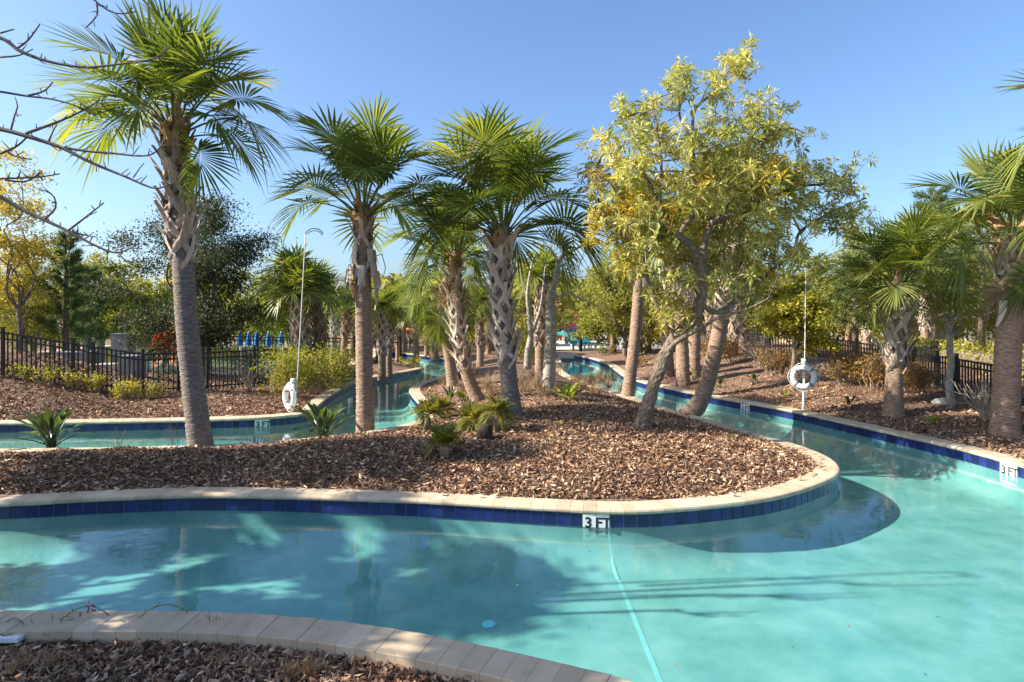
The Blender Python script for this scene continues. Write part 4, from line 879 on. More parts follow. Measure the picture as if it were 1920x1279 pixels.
palmetto('low spreading palmetto beside the round one', 886, 806, 0.25, 18, 3, 0.14)
palmetto('golden tipped palmetto in the shade at the front of the mound', 832, 858, 0.22, 20, 4, 0.16)
palmetto('dwarf palmetto behind the dark stump one', 826, 788, 0.26, 20, 5, 0.2)
# dark clay pot like stump between the palmettos
g = G(908, 824); b = MB(); b.tube([(0, 0, -0.05), (0, 0, 0.06), (0.01, 0, 0.15), (0.0, 0, 0.22)], [0.10, 0.13, 0.12, 0.08], 16); r = thing('palm_stump', 'dark cut palm stump between the dwarf palmettos', 'stump', tuple(g)); ob('stump', b.mesh('stump', M['dark_stump'], True), r)
# dry grasses
def grass_mesh(rs, n=90, h=0.45, sp=0.16):
    rg = np.random.default_rng(rs); b0_ = np.c_[rg.normal(0, sp*0.5, (n, 2)), np.zeros(n)]; dv = unit(np.c_[rg.normal(0, 0.35, (n, 2)), np.ones(n)]); L = h*rg.uniform(0.4, 1.2, (n, 1))
    s = unit(np.c_[rg.normal(size=(n, 2)), np.zeros(n)])*0.005; m1 = b0_+dv*L*0.55; tpp = b0_+dv*L; tpp[:, :2] += dv[:, :2]*L*0.35
    V = np.stack([b0_-s, b0_+s, m1+s, m1-s, tpp], 1).reshape(-1, 3); k5 = np.arange(n)[:, None]*5
    me = mesh_np('blades', V, [k5+np.array([0, 1, 2, 3]), k5+np.array([3, 2, 4])]); me.materials.append(M['straw']); return me
GR = [grass_mesh(k_) for k_ in range(3)]
GRASS = [(1005, 728), (1020, 742), (985, 735), (1000, 715), (968, 720), (1090, 730), (1108, 722), (1125, 716), (1140, 728), (1115, 738), (1078, 718), (925, 742), (914, 728), (880, 718), (860, 712), (1150, 715), (1040, 705), (1010, 700), (950, 705), (890, 705), (835, 722), (870, 735), (1165, 735)]
GRASS.sort()
for k_, (px, py) in enumerate(GRASS):
    g = G(px, py); r = thing('dry_grass_tuft', nth(k_)+' tuft of dry straw coloured grass from the left on the island', 'dry grass', tuple(g), k_, 'dry grass tufts on the island', 0.9+0.3*((k_*7) % 3)/3)
    ob('blades', GR[k_ % 3], r)
# twiggy bare plants
def twiggy(label, g, n, h, rs, mat, r0=0.005, spread=0.5, depth=2):
    rg = np.random.default_rng(rs); b = MB(); root = thing('twiggy_plant', label, 'bare shrub', tuple(g))
    for i_ in range(n):
        e = np.array([rg.normal(0, spread), rg.normal(0, spread), 1.0])*h*rg.uniform(0.6, 1.1); P = limb(b, (rg.normal(0, .03), rg.normal(0, .03), -0.03), e, r0, r0*0.4, rg, 4, 0.1, 5)
        for _ in range(depth): k_ = rg.integers(4, len(P)-1); limb(b, P[k_], P[k_]+unit(rg.normal(size=3)*0.6+np.array([0, 0, 1]))*h*0.35, r0*0.55, r0*0.25, rg, 3, 0.15, 4)
    ob('stems', b.mesh('stems', mat), root); return root
twiggy('leafless twiggy plant left of the tall palm', G(320, 838), 8, 0.36, 1, M['twig'], 0.004)
twiggy('leafless twiggy plant at the island back, further left', G(222, 838), 8, 0.36, 2, M['twig'], 0.004)
twiggy('pale leafless shrub beside the stout right palm', G(1848, 788), 34, 0.72, 3, M['pale_twig'], 0.009, 0.32, 3)
twiggy('grey leafless shrub before the left hedge', G(468, 734), 16, 0.75, 4, M['pale_twig'], 0.011, 0.45, 3)
twiggy('dry bare shrub below the fence behind the curved palm', G(1425, 690), 40, 1.0, 5, M['pale_twig'], 0.011, 0.4, 3)
def shrub(label, loc, w, h, n, kind, rs, dep=None, size=0.07, stems=14, group='shrubs along the banks'):
    rg = np.random.default_rng(rs); root = thing('shrub', label, 'shrub', tuple(loc), 0, group); b = MB(); cl = []
    for i_ in range(stems):
        e = np.array([rg.uniform(-w/2, w/2), rg.uniform(-1, 1)*(dep or w*0.6)/2, h*rg.uniform(0.6, 0.95)]); P = limb(b, (e[0]*0.45, e[1]*0.45, -0.03), e, 0.011, 0.004, rg, 4, 0.1, 5); cl += [P[-1], P[-4], P[len(P)//2]]
        for _ in range(3): k_ = rg.integers(4, len(P)-1); Q = limb(b, P[k_], P[k_]+unit(rg.normal(size=3)+np.array([0, 0, .8]))*h*0.3, 0.006, 0.003, rg, 3, 0.15, 4); cl.append(Q[-1])
    cl = np.array(cl); k_ = n//len(cl); Cn = np.repeat(cl, k_, 0)+rg.normal(0, 0.10*max(h, 0.5), (k_*len(cl), 3)); Cn[:, 2] = np.maximum(Cn[:, 2], 0.06)
    V, q_ = leaf_quads(Cn, size, rg, 0.42); ob('stems', b.mesh('stems', M['dry_twig']), root)
    tag(ob('foliage', mesh_np('foliage', V, [q_]), root, mat=M[kind]), kind='stuff')
for k_, (lab, px, py, wpx, hpx, n, kind) in enumerate([
 ('yellow topped hedge shrub left of the shepherd crook pole', 532, 742, 62, 85, 2600, 'lime_leaf'), ('yellow topped hedge shrub behind the left life ring', 580, 738, 62, 78, 2600, 'lime_leaf'), ('yellow topped hedge shrub touching the smooth brown palm', 633, 730, 60, 78, 2600, 'lime_leaf'),
 ('low green shrub under the left fence, first from the left', 38, 712, 45, 28, 500, 'lime_leaf'), ('low green shrub under the left fence, second from the left', 92, 722, 50, 34, 600, 'lime_leaf'), ('low green shrub under the left fence, third from the left', 138, 728, 40, 34, 500, 'lime_leaf'),
 ('low green shrub at the grey pump boxes', 178, 736, 36, 32, 450, 'lime_leaf'), ('low yellow green shrub at the fence corner', 238, 748, 45, 34, 650, 'lime_leaf'), ('low dry shrub right of the fence corner', 290, 748, 40, 28, 350, 'green_leaf'),
 ('russet shrub below the fence behind the curved palm trunk', 1378, 682, 70, 45, 1500, 'rust_leaf'), ('russet shrub left of the right life ring', 1455, 702, 70, 50, 1500, 'rust_leaf'), ('dense russet shrub right of the life ring', 1590, 722, 80, 66, 2200, 'rust_leaf'), ('russet and green shrub before the dark crowned palm', 1640, 732, 70, 66, 2000, 'rust_leaf'),
 ('orange tinted shrub right of the dark crowned palm', 1722, 745, 60, 62, 1800, 'rust_leaf'), ('low green shrub by the far channel bend', 770, 690, 40, 20, 500, 'lime_leaf'), ('pale green shrub row in the far grove', 840, 668, 110, 40, 1800, 'lime_leaf'), ('small shrub on the far right bank', 1132, 668, 40, 22, 500, 'green_leaf'), ('yellow shrub behind the centre palms', 1000, 682, 60, 50, 1200, 'lime_leaf'),
 ('low shrub at the left end of the right bank', 1195, 690, 45, 24, 500, 'rust_leaf'), ('shrub below the fence by the twin trunks', 1330, 678, 60, 45, 1200, 'rust_leaf')]):
    g = G(px, py); s = F/g[1]; shrub(lab, g, wpx/s, hpx/s, int(n*(0.55 if 'fence' in lab and 'left' in lab else 0.85)), kind, 200+k_, size=0.05+0.0017*g[1])

# ------------------------------------------------------------------ fences
def fence(label, pts, hts, H=1.05, pitch=0.10, post_every=1.9):
    P = np.array(pts, float); base = P[0]; z = np.array(hts)
    d = np.r_[0, np.cumsum(np.linalg.norm(np.diff(P, axis=0), axis=1))]; L = d[-1]
    def at(s): return np.array([np.interp(s, d, P[:, 0]), np.interp(s, d, P[:, 1]), np.interp(s, d, z)])
    o3 = at(0); root = thing('metal_fence', label, 'fence', tuple(o3))
    pk = MB(); pk.box((0, 0, H/2), (0.027, 0.027, H)); pk = pk.mesh('picket', M['fence']); po = MB(); po.box((0, 0, H/2+0.03), (0.065, 0.065, H+0.10)); po.box((0, 0, H+0.1), (0.08, 0.08, 0.03)); po = po.mesh('post', M['fence'])
    ss = list(np.arange(0, L, post_every)); cuts = sorted(set([round(x, 3) for x in ss+list(d)])); cuts = [c for i_, c in enumerate(cuts) if i_ == 0 or c-cuts[i_-1] > 0.4]
    for c in cuts:
        p = at(c); q_ = at(min(c+0.1, L)); ob('post', po, root, p-o3, rot=(0, 0, math.atan2(q_[1]-p[1], q_[0]-p[0])))
    for a, b_ in zip(cuts[:-1], cuts[1:]):
        A, B = at(a), at(b_); dv = B-A; l = np.linalg.norm(dv); rz = math.atan2(dv[1], dv[0])
        for hz in (H-0.03, H-0.17, 0.10):
            rb = MB(); s_ = np.array([-dv[1], dv[0], 0])/l*0.016; u = np.array([0, 0, 0.018]); A1 = A-o3+np.array([0, 0, hz]); B1 = B-o3+np.array([0, 0, hz])
            rb.add([A1-s_-u, A1+s_-u, A1+s_+u, A1-s_+u, B1-s_-u, B1+s_-u, B1+s_+u, B1-s_+u], [[0, 1, 5, 4], [1, 2, 6, 5], [2, 3, 7, 6], [3, 0, 4, 7]]); ob('rail', rb.mesh('rail', M['fence']), root)
        n = int(l/pitch)
        for k_ in range(1, n): ob('picket', pk, root, A+dv*k_/n-o3, rot=(0, 0, rz))
fence('black picket fence around the pump yard on the left bank', [(-14.0, 14.4), (-12.2, 14.7), (-10.7, 14.95), (-9.15, 15.2), (-8.0, 16.1), (-6.9, 17.2), (-5.9, 18.6)], [1.22, 0.98, 0.70, 0.42, 0.42, 0.42, 0.4], 1.02)
fence('long black picket fence behind the right bank shrubs', [(9.6, 9.0), (10.2, 12.4), (10.75, 15.5), (11.0, 18.5), (10.6, 21.5), (9.2, 24.5), (7.6, 28.5), (6.6, 32.5)], [0.25, 0.25, 0.3, 0.42, 0.6, 0.68, 0.62, 0.5], 1.08, 0.12)
fence('far fence behind the pump yard', [(-14, 24), (-9, 25), (-4.5, 26)], [0.6, 0.45, 0.35], 1.05, 0.14)

# ------------------------------------------------------------------ life rings and rescue hooks
def torus(mb, c, Rr, r, ax=(0, 1, 0), n=28, m_=12, sq=1.0):
    a = np.arange(n)/n*2*PI; bq = np.arange(m_)/m_*2*PI; ring = []
    for x in a:
        cdir = np.array([math.cos(x), 0, math.sin(x)*sq])
        ring.append(cdir*Rr+np.cos(bq)[:, None]*r*np.array([math.cos(x), 0, math.sin(x)])+np.sin(bq)[:, None]*r*np.array([0, 1.0, 0]))
    V = np.concatenate(ring)+np.array(c); i_ = np.arange(n)[:, None]*m_; j_ = np.arange(m_)[None]; k_ = (j_+1) % m_; i2 = (i_+m_) % (n*m_)
    mb.add(V, np.stack([i_+j_, i_+k_, i2+k_, i2+j_], -1).reshape(-1, 4))
def ring_station(label, ringlabel, polelabel, px, py, rz, ring_z, top_z, lean, rs, hook=True):
    g = G(px, py); root = thing('life_ring_post', label, 'post', tuple(g), rz, 'life ring stations')
    b = MB(); b.tube([(0, 0, -0.1), (0, 0, ring_z+0.42)], 0.03, 12); ob('post', b.mesh('post', M['white'], True), root)
    b = MB(); b.tube([(0.0, 0, ring_z+0.34), (0, -0.06, ring_z+0.36), (0, -0.13, ring_z+0.30)], 0.014, 8); b.box((0, -0.02, ring_z+0.36), (0.10, 0.07, 0.10)); ob('bracket', b.mesh('bracket', M['white'], True), root)
    r = thing('life_ring', ringlabel, 'life ring', tuple(g), rz, 'life rings'); b = MB(); torus(b, (0, -0.10, ring_z), 0.225, 0.062); ob('ring', b.mesh('ring', M['white'], True), r)
    for k_ in range(4):
        a = k_*PI/2+PI/4; b = MB(); cc = np.array([math.cos(a)*0.225, -0.10, math.sin(a)*0.225+ring_z]); rd = np.array([math.cos(a), 0, math.sin(a)]); tn = np.array([-math.sin(a), 0, math.cos(a)])
        bq = np.arange(13)/12*2*PI; b.strap([cc+rd*0.066*math.cos(x)+np.array([0, 1, 0])*0.066*math.sin(x) for x in bq], [0.05]*13, 0.006, tn); ob('band', b.mesh('band', M['grey'], True), r)
    b = MB(); bq = np.linspace(0, 2*PI, 41); b.tube([(math.cos(x)*(0.295+0.035*abs(math.sin(2*x+PI/2))), -0.10, ring_z+math.sin(x)*(0.295+0.035*abs(math.sin(2*x+PI/2)))) for x in bq], 0.007, 5); ob('rope', b.mesh('rope', M['alu'], True), r)
    p = thing('shepherd_crook', polelabel, 'rescue pole', tuple(g), 0, 'rescue poles'); b = MB()
    P = np.array([(0.03, 0.04, 0.22), (0.03+lean*0.5, 0.04, top_z*0.5), (0.03+lean, 0.04, top_z)]); b.tube(spline(P, 6), 0.012, 8); ob('pole', b.mesh('pole', M['alu'], True), p)
    if hook:
        b = MB(); a = np.linspace(PI, 0.15, 16); b.tube([(0.03+lean+0.2+0.2*math.cos(x)*1.0, 0.04, top_z-0.02+0.15*math.sin(x)) for x in a], 0.012, 6); b.tube([(0.03+lean+0.205+0.175*math.cos(x), 0.04, top_z-0.05+0.13*math.sin(x)) for x in a[2:]], 0.010, 6); ob('crook', b.mesh('crook', M['twig'], True), p)
ring_station('white post carrying the left life ring', 'white life ring seen edge-on beside the left channel', 'tall white pole with hooked end at the left life ring', 551, 774, R(-46), 0.36, 4.05, 0.22, 1)
ring_station('white post carrying the right life ring', 'white life ring facing the pool on the right bank', 'thin pole rising behind the right life ring', 1507, 770, R(-28), 0.78, 3.3, 0.04, 2)

# ------------------------------------------------------------------ pump yard and deck behind the left fence
M['beige'] = surf('beige_steel', [(0.3, (0.42, 0.38, 0.33)), (0.7, (0.55, 0.50, 0.44))], 4, 0.55, 0.05, 0.004)
M['teal'] = surf('dark_teal_cover', [(0.3, (0.012, 0.05, 0.055)), (0.7, (0.03, 0.10, 0.10))], 3, 0.5, 0.3, 0.02)
M['aqua'] = surf('pale_aqua_top', [(0.3, (0.42, 0.58, 0.58)), (0.7, (0.6, 0.72, 0.72))], 3, 0.5, 0.1, 0.01)
M['blue'] = surf('blue_canvas', [(0.3, (0.01, 0.10, 0.30)), (0.7, (0.02, 0.17, 0.42))], 5, 0.8, 0.3, 0.02)
M['turq'] = surf('turquoise', [(0.3, (0.02, 0.32, 0.36)), (0.7, (0.05, 0.45, 0.48))], 5, 0.5, 0.1, 0.01)
M['orange'] = surf('orange_canvas', [(0.3, (0.55, 0.14, 0.03)), (0.7, (0.72, 0.22, 0.05))], 5, 0.8, 0.1, 0.01)
M['red'] = surf('red_paint', [(0.3, (0.35, 0.03, 0.03)), (0.7, (0.5, 0.06, 0.05))], 5, 0.5, 0.1, 0.01)
M['stucco'] = surf('tan_stucco', [(0.3, (0.36, 0.24, 0.14)), (0.7, (0.48, 0.34, 0.21))], 3, 0.9, 0.2, 0.01)
M['stucco2'] = surf('grey_stucco', [(0.3, (0.30, 0.26, 0.22)), (0.7, (0.40, 0.35, 0.30))], 3, 0.9, 0.2, 0.01)
M['roof'] = surf('clay_roof', [(0.3, (0.42, 0.16, 0.08)), (0.7, (0.58, 0.27, 0.15))], 10, 0.9, 0.5, 0.03)
M['roof2'] = surf('dark_roof', [(0.3, (0.10, 0.075, 0.06)), (0.7, (0.17, 0.13, 0.10))], 10, 0.9, 0.5, 0.03)
M['glass'] = surf('dark_glass', [(0.3, (0.02, 0.025, 0.03)), (0.7, (0.05, 0.055, 0.06))], 2, 0.08, 0, spec=0.7)
def cabinet(label, px, d, x0, x1, y0, y1, mat, dep=0.5, louvre=True, lid=True):
    g = g_at((x0+x1)/2, d); w = (x1-x0)/F*d; zt = CZ-(y0-HY)/F*d-g[2]; zb = CZ-(y1-HY)/F*d-g[2]; zb = min(zb, 0.0)
    root = thing('equipment_cabinet', label, 'cabinet', tuple(g), 0.12, 'pump yard equipment'); b = MB(); b.box((0, 0, (zt+zb)/2), (w, dep, zt-zb)); ob('body', b.mesh('body', mat), root)
    if lid: b = MB(); b.box((0, 0, zt+0.015), (w+0.05, dep+0.05, 0.03)); ob('lid', b.mesh('lid', mat), root)
    if louvre:
        b = MB(); b.box((0, -dep/2-0.006, (zt+zb)/2), (w*0.86, 0.012, (zt-zb)*0.8)); dr = ob('door', b.mesh('door', mat), root)
        b = MB(); b.box((w*0.33, -dep/2-0.024, (zt+zb)/2), (0.03, 0.022, 0.14)); ob('handle', b.mesh('handle', M['fence']), dr)
cabinet('tall grey cabinet rising above the left fence', 232, 18.5, 216, 246, 627, 664, M['grey'], 0.45)
cabinet('wide grey pump box behind the left fence', 145, 17.5, 118, 170, 661, 715, M['grey'], 0.6)
cabinet('beige pump box behind the fence pickets', 200, 16.8, 186, 214, 684, 728, M['beige'], 0.5)
cabinet('low grey box at the fence corner', 248, 16.8, 232, 266, 668, 728, M['grey'], 0.5)
def closed_umbrella(label, px, d, top, bot):
    g = g_at(px, d); zt = CZ-(top-HY)/F*d-g[2]; zb = CZ-(bot-HY)/F*d-g[2]; root = thing('closed_umbrella', label, 'umbrella', tuple(g), 0, 'closed blue umbrellas'); b = MB(); b.tube([(0, 0, 0), (0, 0, zt+0.08)], 0.03, 8); ob('pole', b.mesh('pole', M['alu']), root)
    b = MB(); n = 12; V = []
    for z, r_ in ((zb, 0.12), (zb+(zt-zb)*0.25, 0.125), (zb+(zt-zb)*0.6, 0.10), (zt, 0.03)):
        a = np.arange(n)/n*2*PI; rr_ = r_*(1+0.22*(np.arange(n) % 2)); V.append(np.stack([np.cos(a)*rr_, np.sin(a)*rr_, np.full(n, z)], 1))
    b.add(np.concatenate(V), [[i_*n+j_, i_*n+(j_+1) % n, i_*n+n+(j_+1) % n, i_*n+n+j_] for i_ in range(3) for j_ in range(n)]); ob('canopy', b.mesh('canopy', M['blue']), root)
for k_, px in enumerate([395, 450, 466, 481, 503, 527]): closed_umbrella('closed blue umbrella, '+nth(k_)+' of six from the left', px, 31, 624, 648)
def open_umbrella(label, px, d, top, wpx, mat):
    g = g_at(px, d); zt = CZ-(top-HY)/F*d-g[2]; w = wpx/F*d/2; root = thing('open_umbrella', label, 'umbrella', tuple(g)); b = MB(); b.tube([(0, 0, 0), (0, 0, zt)], 0.035, 8); ob('pole', b.mesh('pole', M['alu']), root)
    b = MB(); n = 8; a = np.arange(n)/n*2*PI; V = np.concatenate([np.array([[0, 0, zt]]), np.stack([np.cos(a)*w, np.sin(a)*w, np.full(n, zt-w*0.35)], 1), np.stack([np.cos(a)*w, np.sin(a)*w, np.full(n, zt-w*0.35-0.15)], 1)])
    b.add(V, [[1+j_, 9+j_, 9+(j_+1) % n, 1+(j_+1) % n] for j_ in range(n)], [[0, 1+j_, 1+(j_+1) % n] for j_ in range(n)]); ob('canopy', b.mesh('canopy', mat), root)
open_umbrella('open orange umbrella in the far grove', 766, 38, 614, 26, M['orange']); open_umbrella('open turquoise umbrella at the far playground', 1056, 46, 620, 26, M['turq'])
# red awning seen through the oak
g = g_at(305, 40); root = thing('red_awning', 'orange red awning seen under the oak branches', 'awning', tuple(g)); b = MB(); w = 2.4
b.add([(-w/2, -1, 0.75), (w/2, -1, 0.75), (w/2, 1, 1.7), (-w/2, 1, 1.7), (-w/2, -1, 0.55), (w/2, -1, 0.55)], [[0, 1, 2, 3], [4, 5, 1, 0]]); ob('canvas', b.mesh('canvas', M['orange']), root)
for x in (-w/2+0.1, w/2-0.1): b = MB(); b.tube([(x, -0.95, 0), (x, -0.95, 0.75)], 0.04, 6); ob('post', b.mesh('post', M['alu']), root)
# far deck, playground, loungers, lamp post
b = MB(); b.add([(-1, 36.2, 0.345), (14, 36.2, 0.345), (14, 70, 0.345), (-1, 70, 0.345)], [[0, 1, 2, 3]]); tag(ob('pool_deck', b.mesh('pool_deck', M['concrete'])), 'pale concrete deck at the far end of the right channel', kind='structure')
g = np.array([4.6, 50, 0.345]); root = thing('play_tower', 'red roofed play tower beyond the far deck', 'play tower', tuple(g))
for sx in (-0.6, 0.6):
    for sy in (-0.6, 0.6): b = MB(); b.tube([(sx, sy, 0), (sx, sy, 2.0)], 0.05, 6); ob('post', b.mesh('post', M['red']), root)
b = MB(); b.box((0, 0, 0.9), (1.4, 1.4, 0.08)); ob('platform', b.mesh('platform', M['blue']), root); b = MB(); b.add([(-.85, -.85, 1.95), (.85, -.85, 1.95), (.85, .85, 1.95), (-.85, .85, 1.95), (0, 0, 2.6)], None, [[0, 1, 4], [1, 2, 4], [2, 3, 4], [3, 0, 4]]); ob('roof', b.mesh('roof', M['red']), root)
b = MB(); b.box((0, -0.62, 1.2), (1.2, 0.05, 0.5)); ob('panel', b.mesh('panel', M['red']), root)
def lounger(label, px, d, mat):
    g = g_at(px, d); g[2] = 0.346 if d > 36 else g[2]; root = thing('sun_lounger', label, 'lounger', tuple(g), 0.5, 'far loungers'); b = MB(); b.box((0, 0, 0.36), (0.62, 1.25, 0.06)); ob('seat', b.mesh('seat', mat), root)
    b = MB(); V = np.array([(-.31, .6, .36), (.31, .6, .36), (.31, 1.1, .95), (-.31, 1.1, .95)]); b.add(np.concatenate([V, V+np.array([0, 0.05, -0.03])]), [[0, 1, 2, 3], [7, 6, 5, 4], [0, 4, 5, 1], [1, 5, 6, 2], [2, 6, 7, 3], [3, 7, 4, 0]]); ob('backrest', b.mesh('backrest', mat), root)
    for sx in (-.27, .27):
        for sy in (-.55, .55): b = MB(); b.box((sx, sy, 0.17), (0.05, 0.05, 0.34)); ob('leg', b.mesh('leg', M['white']), root)
for k_, px in enumerate([1142, 1160, 1180]): lounger('pale sun lounger on the far deck, '+nth(k_)+' of three', px, 38, M['white'])
for k_, px in enumerate([1088, 1100, 1112]): lounger('turquoise sun lounger on the far deck, '+nth(k_)+' of three', px, 37, M['turq'])
g = g_at(1089, 35.0); root = thing('lamp_post', 'dark lamp post at the far end of the right channel', 'lamp post', tuple(g)); b = MB(); b.tube([(0, 0, -0.1), (0, 0, 1.95)], 0.09, 10); ob('post', b.mesh('post', M['fence'], True), root); b = MB(); b.tube([(0, 0, 1.95), (0, 0, 2.05), (0, 0, 2.1)], [0.13, 0.13, 0.04], 10); ob('cap', b.mesh('cap', M['fence'], True), root)
g = g_at(1075, 36.5); root = thing('ring_stand', 'turquoise ring stand at the far pool end', 'ring stand', tuple(g)); b = MB(); b.tube([(0, 0, 0), (0, 0, 1.1), (0.1, 0, 1.35), (0.2, 0, 1.3)], 0.06, 8); ob('post', b.mesh('post', M['turq'], True), root); b = MB(); torus(b, (0, -0.1, 0.72), 0.3, 0.09); ob('ring', b.mesh('ring', M['turq'], True), root)

# ------------------------------------------------------------------ houses and hedge behind the right fence
def house(label, x, y, w, dp, h, roofh, mw, mr, rz, wins):
    z = 0.2; root = thing('house', label, 'house', (x, y, z), rz); b = MB(); b.box((0, 0, h/2), (w, dp, h)); ob('wall', b.mesh('wall', mw), root); o_ = 0.5
    b = MB(); X, Y = w/2+o_, dp/2+o_; rx = max(w/2-dp/2, 0.3); b.add([(-X, -Y, h), (X, -Y, h), (X, Y, h), (-X, Y, h), (-rx, 0, h+roofh), (rx, 0, h+roofh)], [[0, 1, 5, 4], [2, 3, 4, 5], [3, 2, 1, 0]], [[1, 2, 5], [3, 0, 4]]); ob('roof', b.mesh('roof', mr), root)
    for wx, wz, ww, wh in wins:
        b = MB(); b.box((wx, -dp/2-0.02, wz), (ww, 0.05, wh)); wn_ = ob('window', b.mesh('window', M['glass']), root); b = MB()
        for sx in (-1, 1): b.box((wx+sx*(ww/2+0.04), -dp/2-0.035, wz), (0.08, 0.08, wh+0.16))
        for sz in (-1, 1): b.box((wx, -dp/2-0.036, wz+sz*(wh/2+0.04)), (ww, 0.075, 0.08))
        b.box((wx, -dp/2-0.05, wz), (0.05, 0.03, wh)); ob('frame', b.mesh('frame', M['white']), wn_)
house('tan house with orange tiled roof behind the right fence', 24.5, 44, 9, 8, 1.9, 1.5, M['stucco'], M['roof'], -0.3, [(-2.8, 1.05, 1.2, 1.1), (0.2, 1.05, 1.2, 1.1), (2.9, 1.05, 1.2, 1.1)])
house('grey brown house with dark roof at the far right', 30, 36, 12, 8, 2.2, 1.6, M['stucco2'], M['roof2'], -0.5, [(-4, 1.2, 1.3, 1.2), (-1, 1.2, 1.3, 1.2), (2, 1.2, 1.3, 1.2), (4.5, 1.2, 1.0, 1.2)])
rg = np.random.default_rng(8); n = 9000; t0 = rg.random(n); A, B = np.array([13.2, 13.0]), np.array([14.5, 24.0]); c = A+(B-A)*t0[:, None]
Cn = np.c_[c+rg.uniform(-0.5, 0.5, (n, 2)), rg.uniform(0.2, 1.62, n)]; V, q_ = leaf_quads(Cn, 0.11, rg, 0.5); root = thing('clipped_hedge', 'long clipped green hedge behind the right fence', 'hedge', (13.5, 18, 0.2))
tag(ob('foliage', mesh_np('foliage', V-np.array([13.5, 18, 0.2]), [q_]), root, mat=M['lime_leaf']), kind='stuff'); b = MB(); b.box((0.35, 0.5, 0.55), (0.6, 11, 1.1), -0.118); ob('core', b.mesh('core', M['bark']), root)
g = G(1768, 758); rg = np.random.default_rng(2); b = MB(); a = unit(rg.normal(size=(1, 3))); n = 9; V = []
for z, r_ in ((-0.03, 0.2), (0.05, 0.22), (0.11, 0.15), (0.14, 0.03)):
    an = np.arange(n)/n*2*PI; V.append(np.stack([np.cos(an)*r_*rg.uniform(.85, 1.15, n), np.sin(an)*r_*0.7, np.full(n, z)], 1))
b.add(np.concatenate(V), [[i_*n+j_, i_*n+(j_+1) % n, i_*n+n+(j_+1) % n, i_*n+n+j_] for i_ in range(3) for j_ in range(n)], None); root = thing('grey_rock', 'grey rock under the right fence by the slim trunk', 'rock', tuple(g)); ob('rock', b.mesh('rock', M['grout'], True), root)

# ------------------------------------------------------------------ near bed: flower stems, dry grass, floating leaves, marker plate
M['flower'] = surf('red_flower', [(0.3, (0.30, 0.01, 0.05)), (0.7, (0.45, 0.03, 0.09))], 9, 0.6, 0)
def stem_plant(label, px, py, arcs, rs, fl=()):
    g = G(px, py); rg = np.random.default_rng(rs); root = thing('firecracker_plant', label, 'plant', tuple(g), 0, 'firecracker plants'); b = MB()
    for arc in arcs:
        P = np.array([W(x, y, g[1]+0.02*k_) for k_, (x, y) in enumerate(arc)])-g; P = resample(spline(P, 6), 0.02); b.tube(P, np.linspace(0.0045, 0.0022, len(P)), 4, False)
        for k_ in range(3, len(P)-1):
            if rg.random() < 0.65: dv = unit(rg.normal(size=3)*np.array([1, 1, .6])+unit(P[k_+1]-P[k_])*0.9+np.array([0, 0, .3])); b.tube([P[k_], P[k_]+dv*rg.uniform(0.02, 0.07)], [0.0022, 0.001], 3, False)
    ob('stems', b.mesh('stems', M['green_leaf']), root)
    for x, y in fl:
        p = W(x, y, g[1])-g; f = MB(); dv = unit(rg.normal(size=3)+np.array([0.8, 0, -0.5])); f.tube([p, p+dv*0.018, p+dv*0.034], [0.003, 0.0065, 0.004], 6); ob('flower', f.mesh('flower', M['flower']), root)
stem_plant('drooping green stems with red tube flowers over the near coping', 96, 1192, [[(96, 1195), (105, 1172), (128, 1152), (155, 1138), (175, 1137), (195, 1147), (215, 1160)], [(96, 1195), (98, 1165), (96, 1150)], [(100, 1185), (118, 1168), (140, 1160)]], 1, ((165, 1128), (172, 1133), (166, 1140), (150, 1147), (171, 1143), (162, 1136)))
stem_plant('arching bare stem ending in a small red flower', 236, 1188, [[(236, 1190), (258, 1162), (285, 1141), (318, 1134), (345, 1144), (362, 1160), (378, 1180)]], 2, ((366, 1162), (372, 1168), (377, 1172)))
stem_plant('fine twiggy green plant at the near coping', 400, 1192, [[(400, 1196), (402, 1175), (407, 1152)], [(400, 1190), (410, 1172), (420, 1160)], [(400, 1188), (394, 1168), (392, 1150)], [(400, 1192), (414, 1182), (425, 1172)]], 3, ((390, 1186), (387, 1184)))
stem_plant('low green stems at the left frame edge', 60, 1205, [[(60, 1208), (50, 1178), (30, 1160), (0, 1172)], [(62, 1205), (62, 1180), (58, 1160)], [(64, 1205), (72, 1190), (80, 1172)], [(20, 1240), (22, 1215), (30, 1195)]], 4)
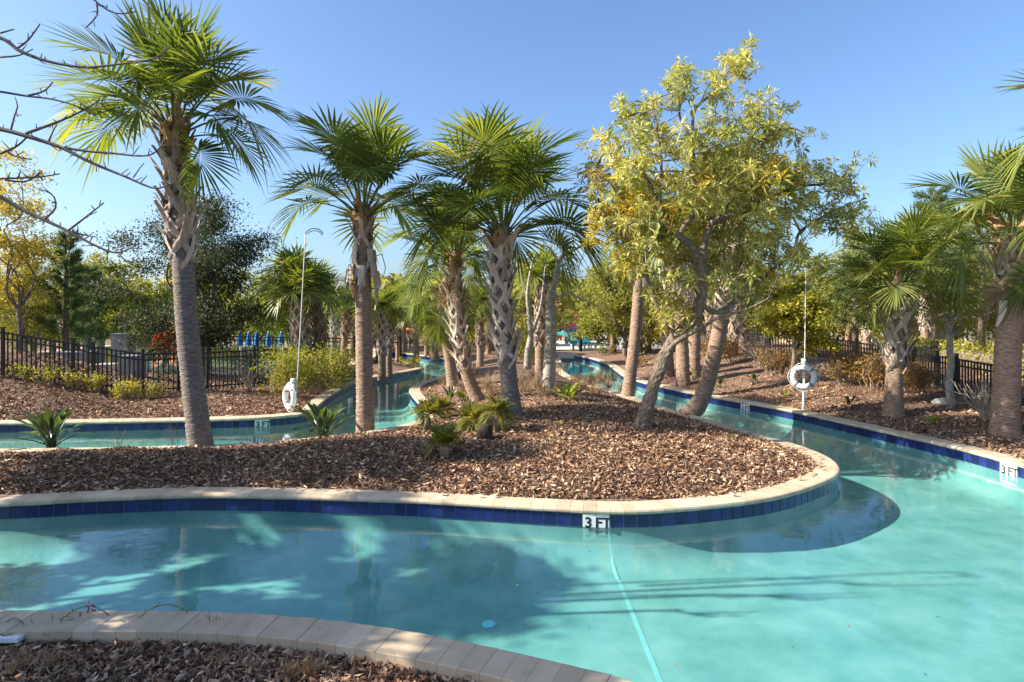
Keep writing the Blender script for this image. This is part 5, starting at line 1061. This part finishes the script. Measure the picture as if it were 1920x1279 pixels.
for k_, (px, py, s) in enumerate([(580, 1268, 0.45), (545, 1276, 0.4), (470, 1262, 0.3), (415, 1250, 0.3), (30, 1270, 0.5), (90, 1262, 0.45)]):
    g = G(px, py); r = thing('dry_grass_tuft', ['curled straw tuft at the bottom edge of the near bed', 'second straw tuft left of it at the bottom edge', 'small straw sprig mid way along the near bed', 'small straw sprig below the twiggy green plant', 'dull weed in the bottom left corner', 'weed beside the one in the bottom left corner'][k_], 'dry grass', tuple(g), k_, 'dry grass in the near bed', s*0.8); ob('blades', GR[k_ % 3], r)
g = W(14, 1192, 4.28); g[2] = 0.17; root = thing('warning_plate', 'white warning plate with dark red outline mark at the left edge', 'sign', tuple(g), 0.0); b = MB(); b.box((0, 0, 0), (0.30, 0.20, 0.03)); ob('plate', b.mesh('plate', M['white_tile']), root)
M['maroon'] = surf('maroon_ink', [(0.3, (0.12, 0.01, 0.03)), (0.7, (0.18, 0.02, 0.05))], 9, 0.6, 0)
b = MB(); a = np.linspace(0, 2*PI, 25); b.strap([(0.03+math.cos(x)*0.055, math.sin(x)*0.06, 0.0165) for x in a], [0.012]*25, 0.002, [(math.cos(x), math.sin(x), 0) for x in a]); b.strap([(-0.01, 0.04, 0.0167), (0.07, -0.04, 0.0167)], [0.012]*2, 0.002, unit(np.array([1., 1, 0]))); ob('mark', b.mesh('mark', M['maroon']), root)
FLOAT = [(632, 1010), (628, 1003), (970, 1098), (855, 1015), (1592, 1175), (1105, 1035), (1640, 1080), (1270, 1250), (770, 1015), (1520, 1060), (1745, 1000), (470, 1060), (1350, 1130), (1820, 1120)]
FLOAT.sort(); lm = MB(); lm.add([(-.04, 0, .002), (-.005, .012, .006), (.04, 0, .003), (-.005, -.012, .006)], None, [[0, 2, 1], [0, 3, 2]]); lm = lm.mesh('floating_leaf', M['straw'])
for k_, (px, py) in enumerate(FLOAT):
    d = CZ*F/(py-HY); o = ob('floating_leaf', lm, None, ((px-CX)/F*d, d, 0.003), rot=(0, 0, k_*1.7), scale=0.5+0.08*(k_ % 4)); tag(o, nth(k_)+' small dry leaf from the left floating on the front pool', 'leaf', 'floating leaves')
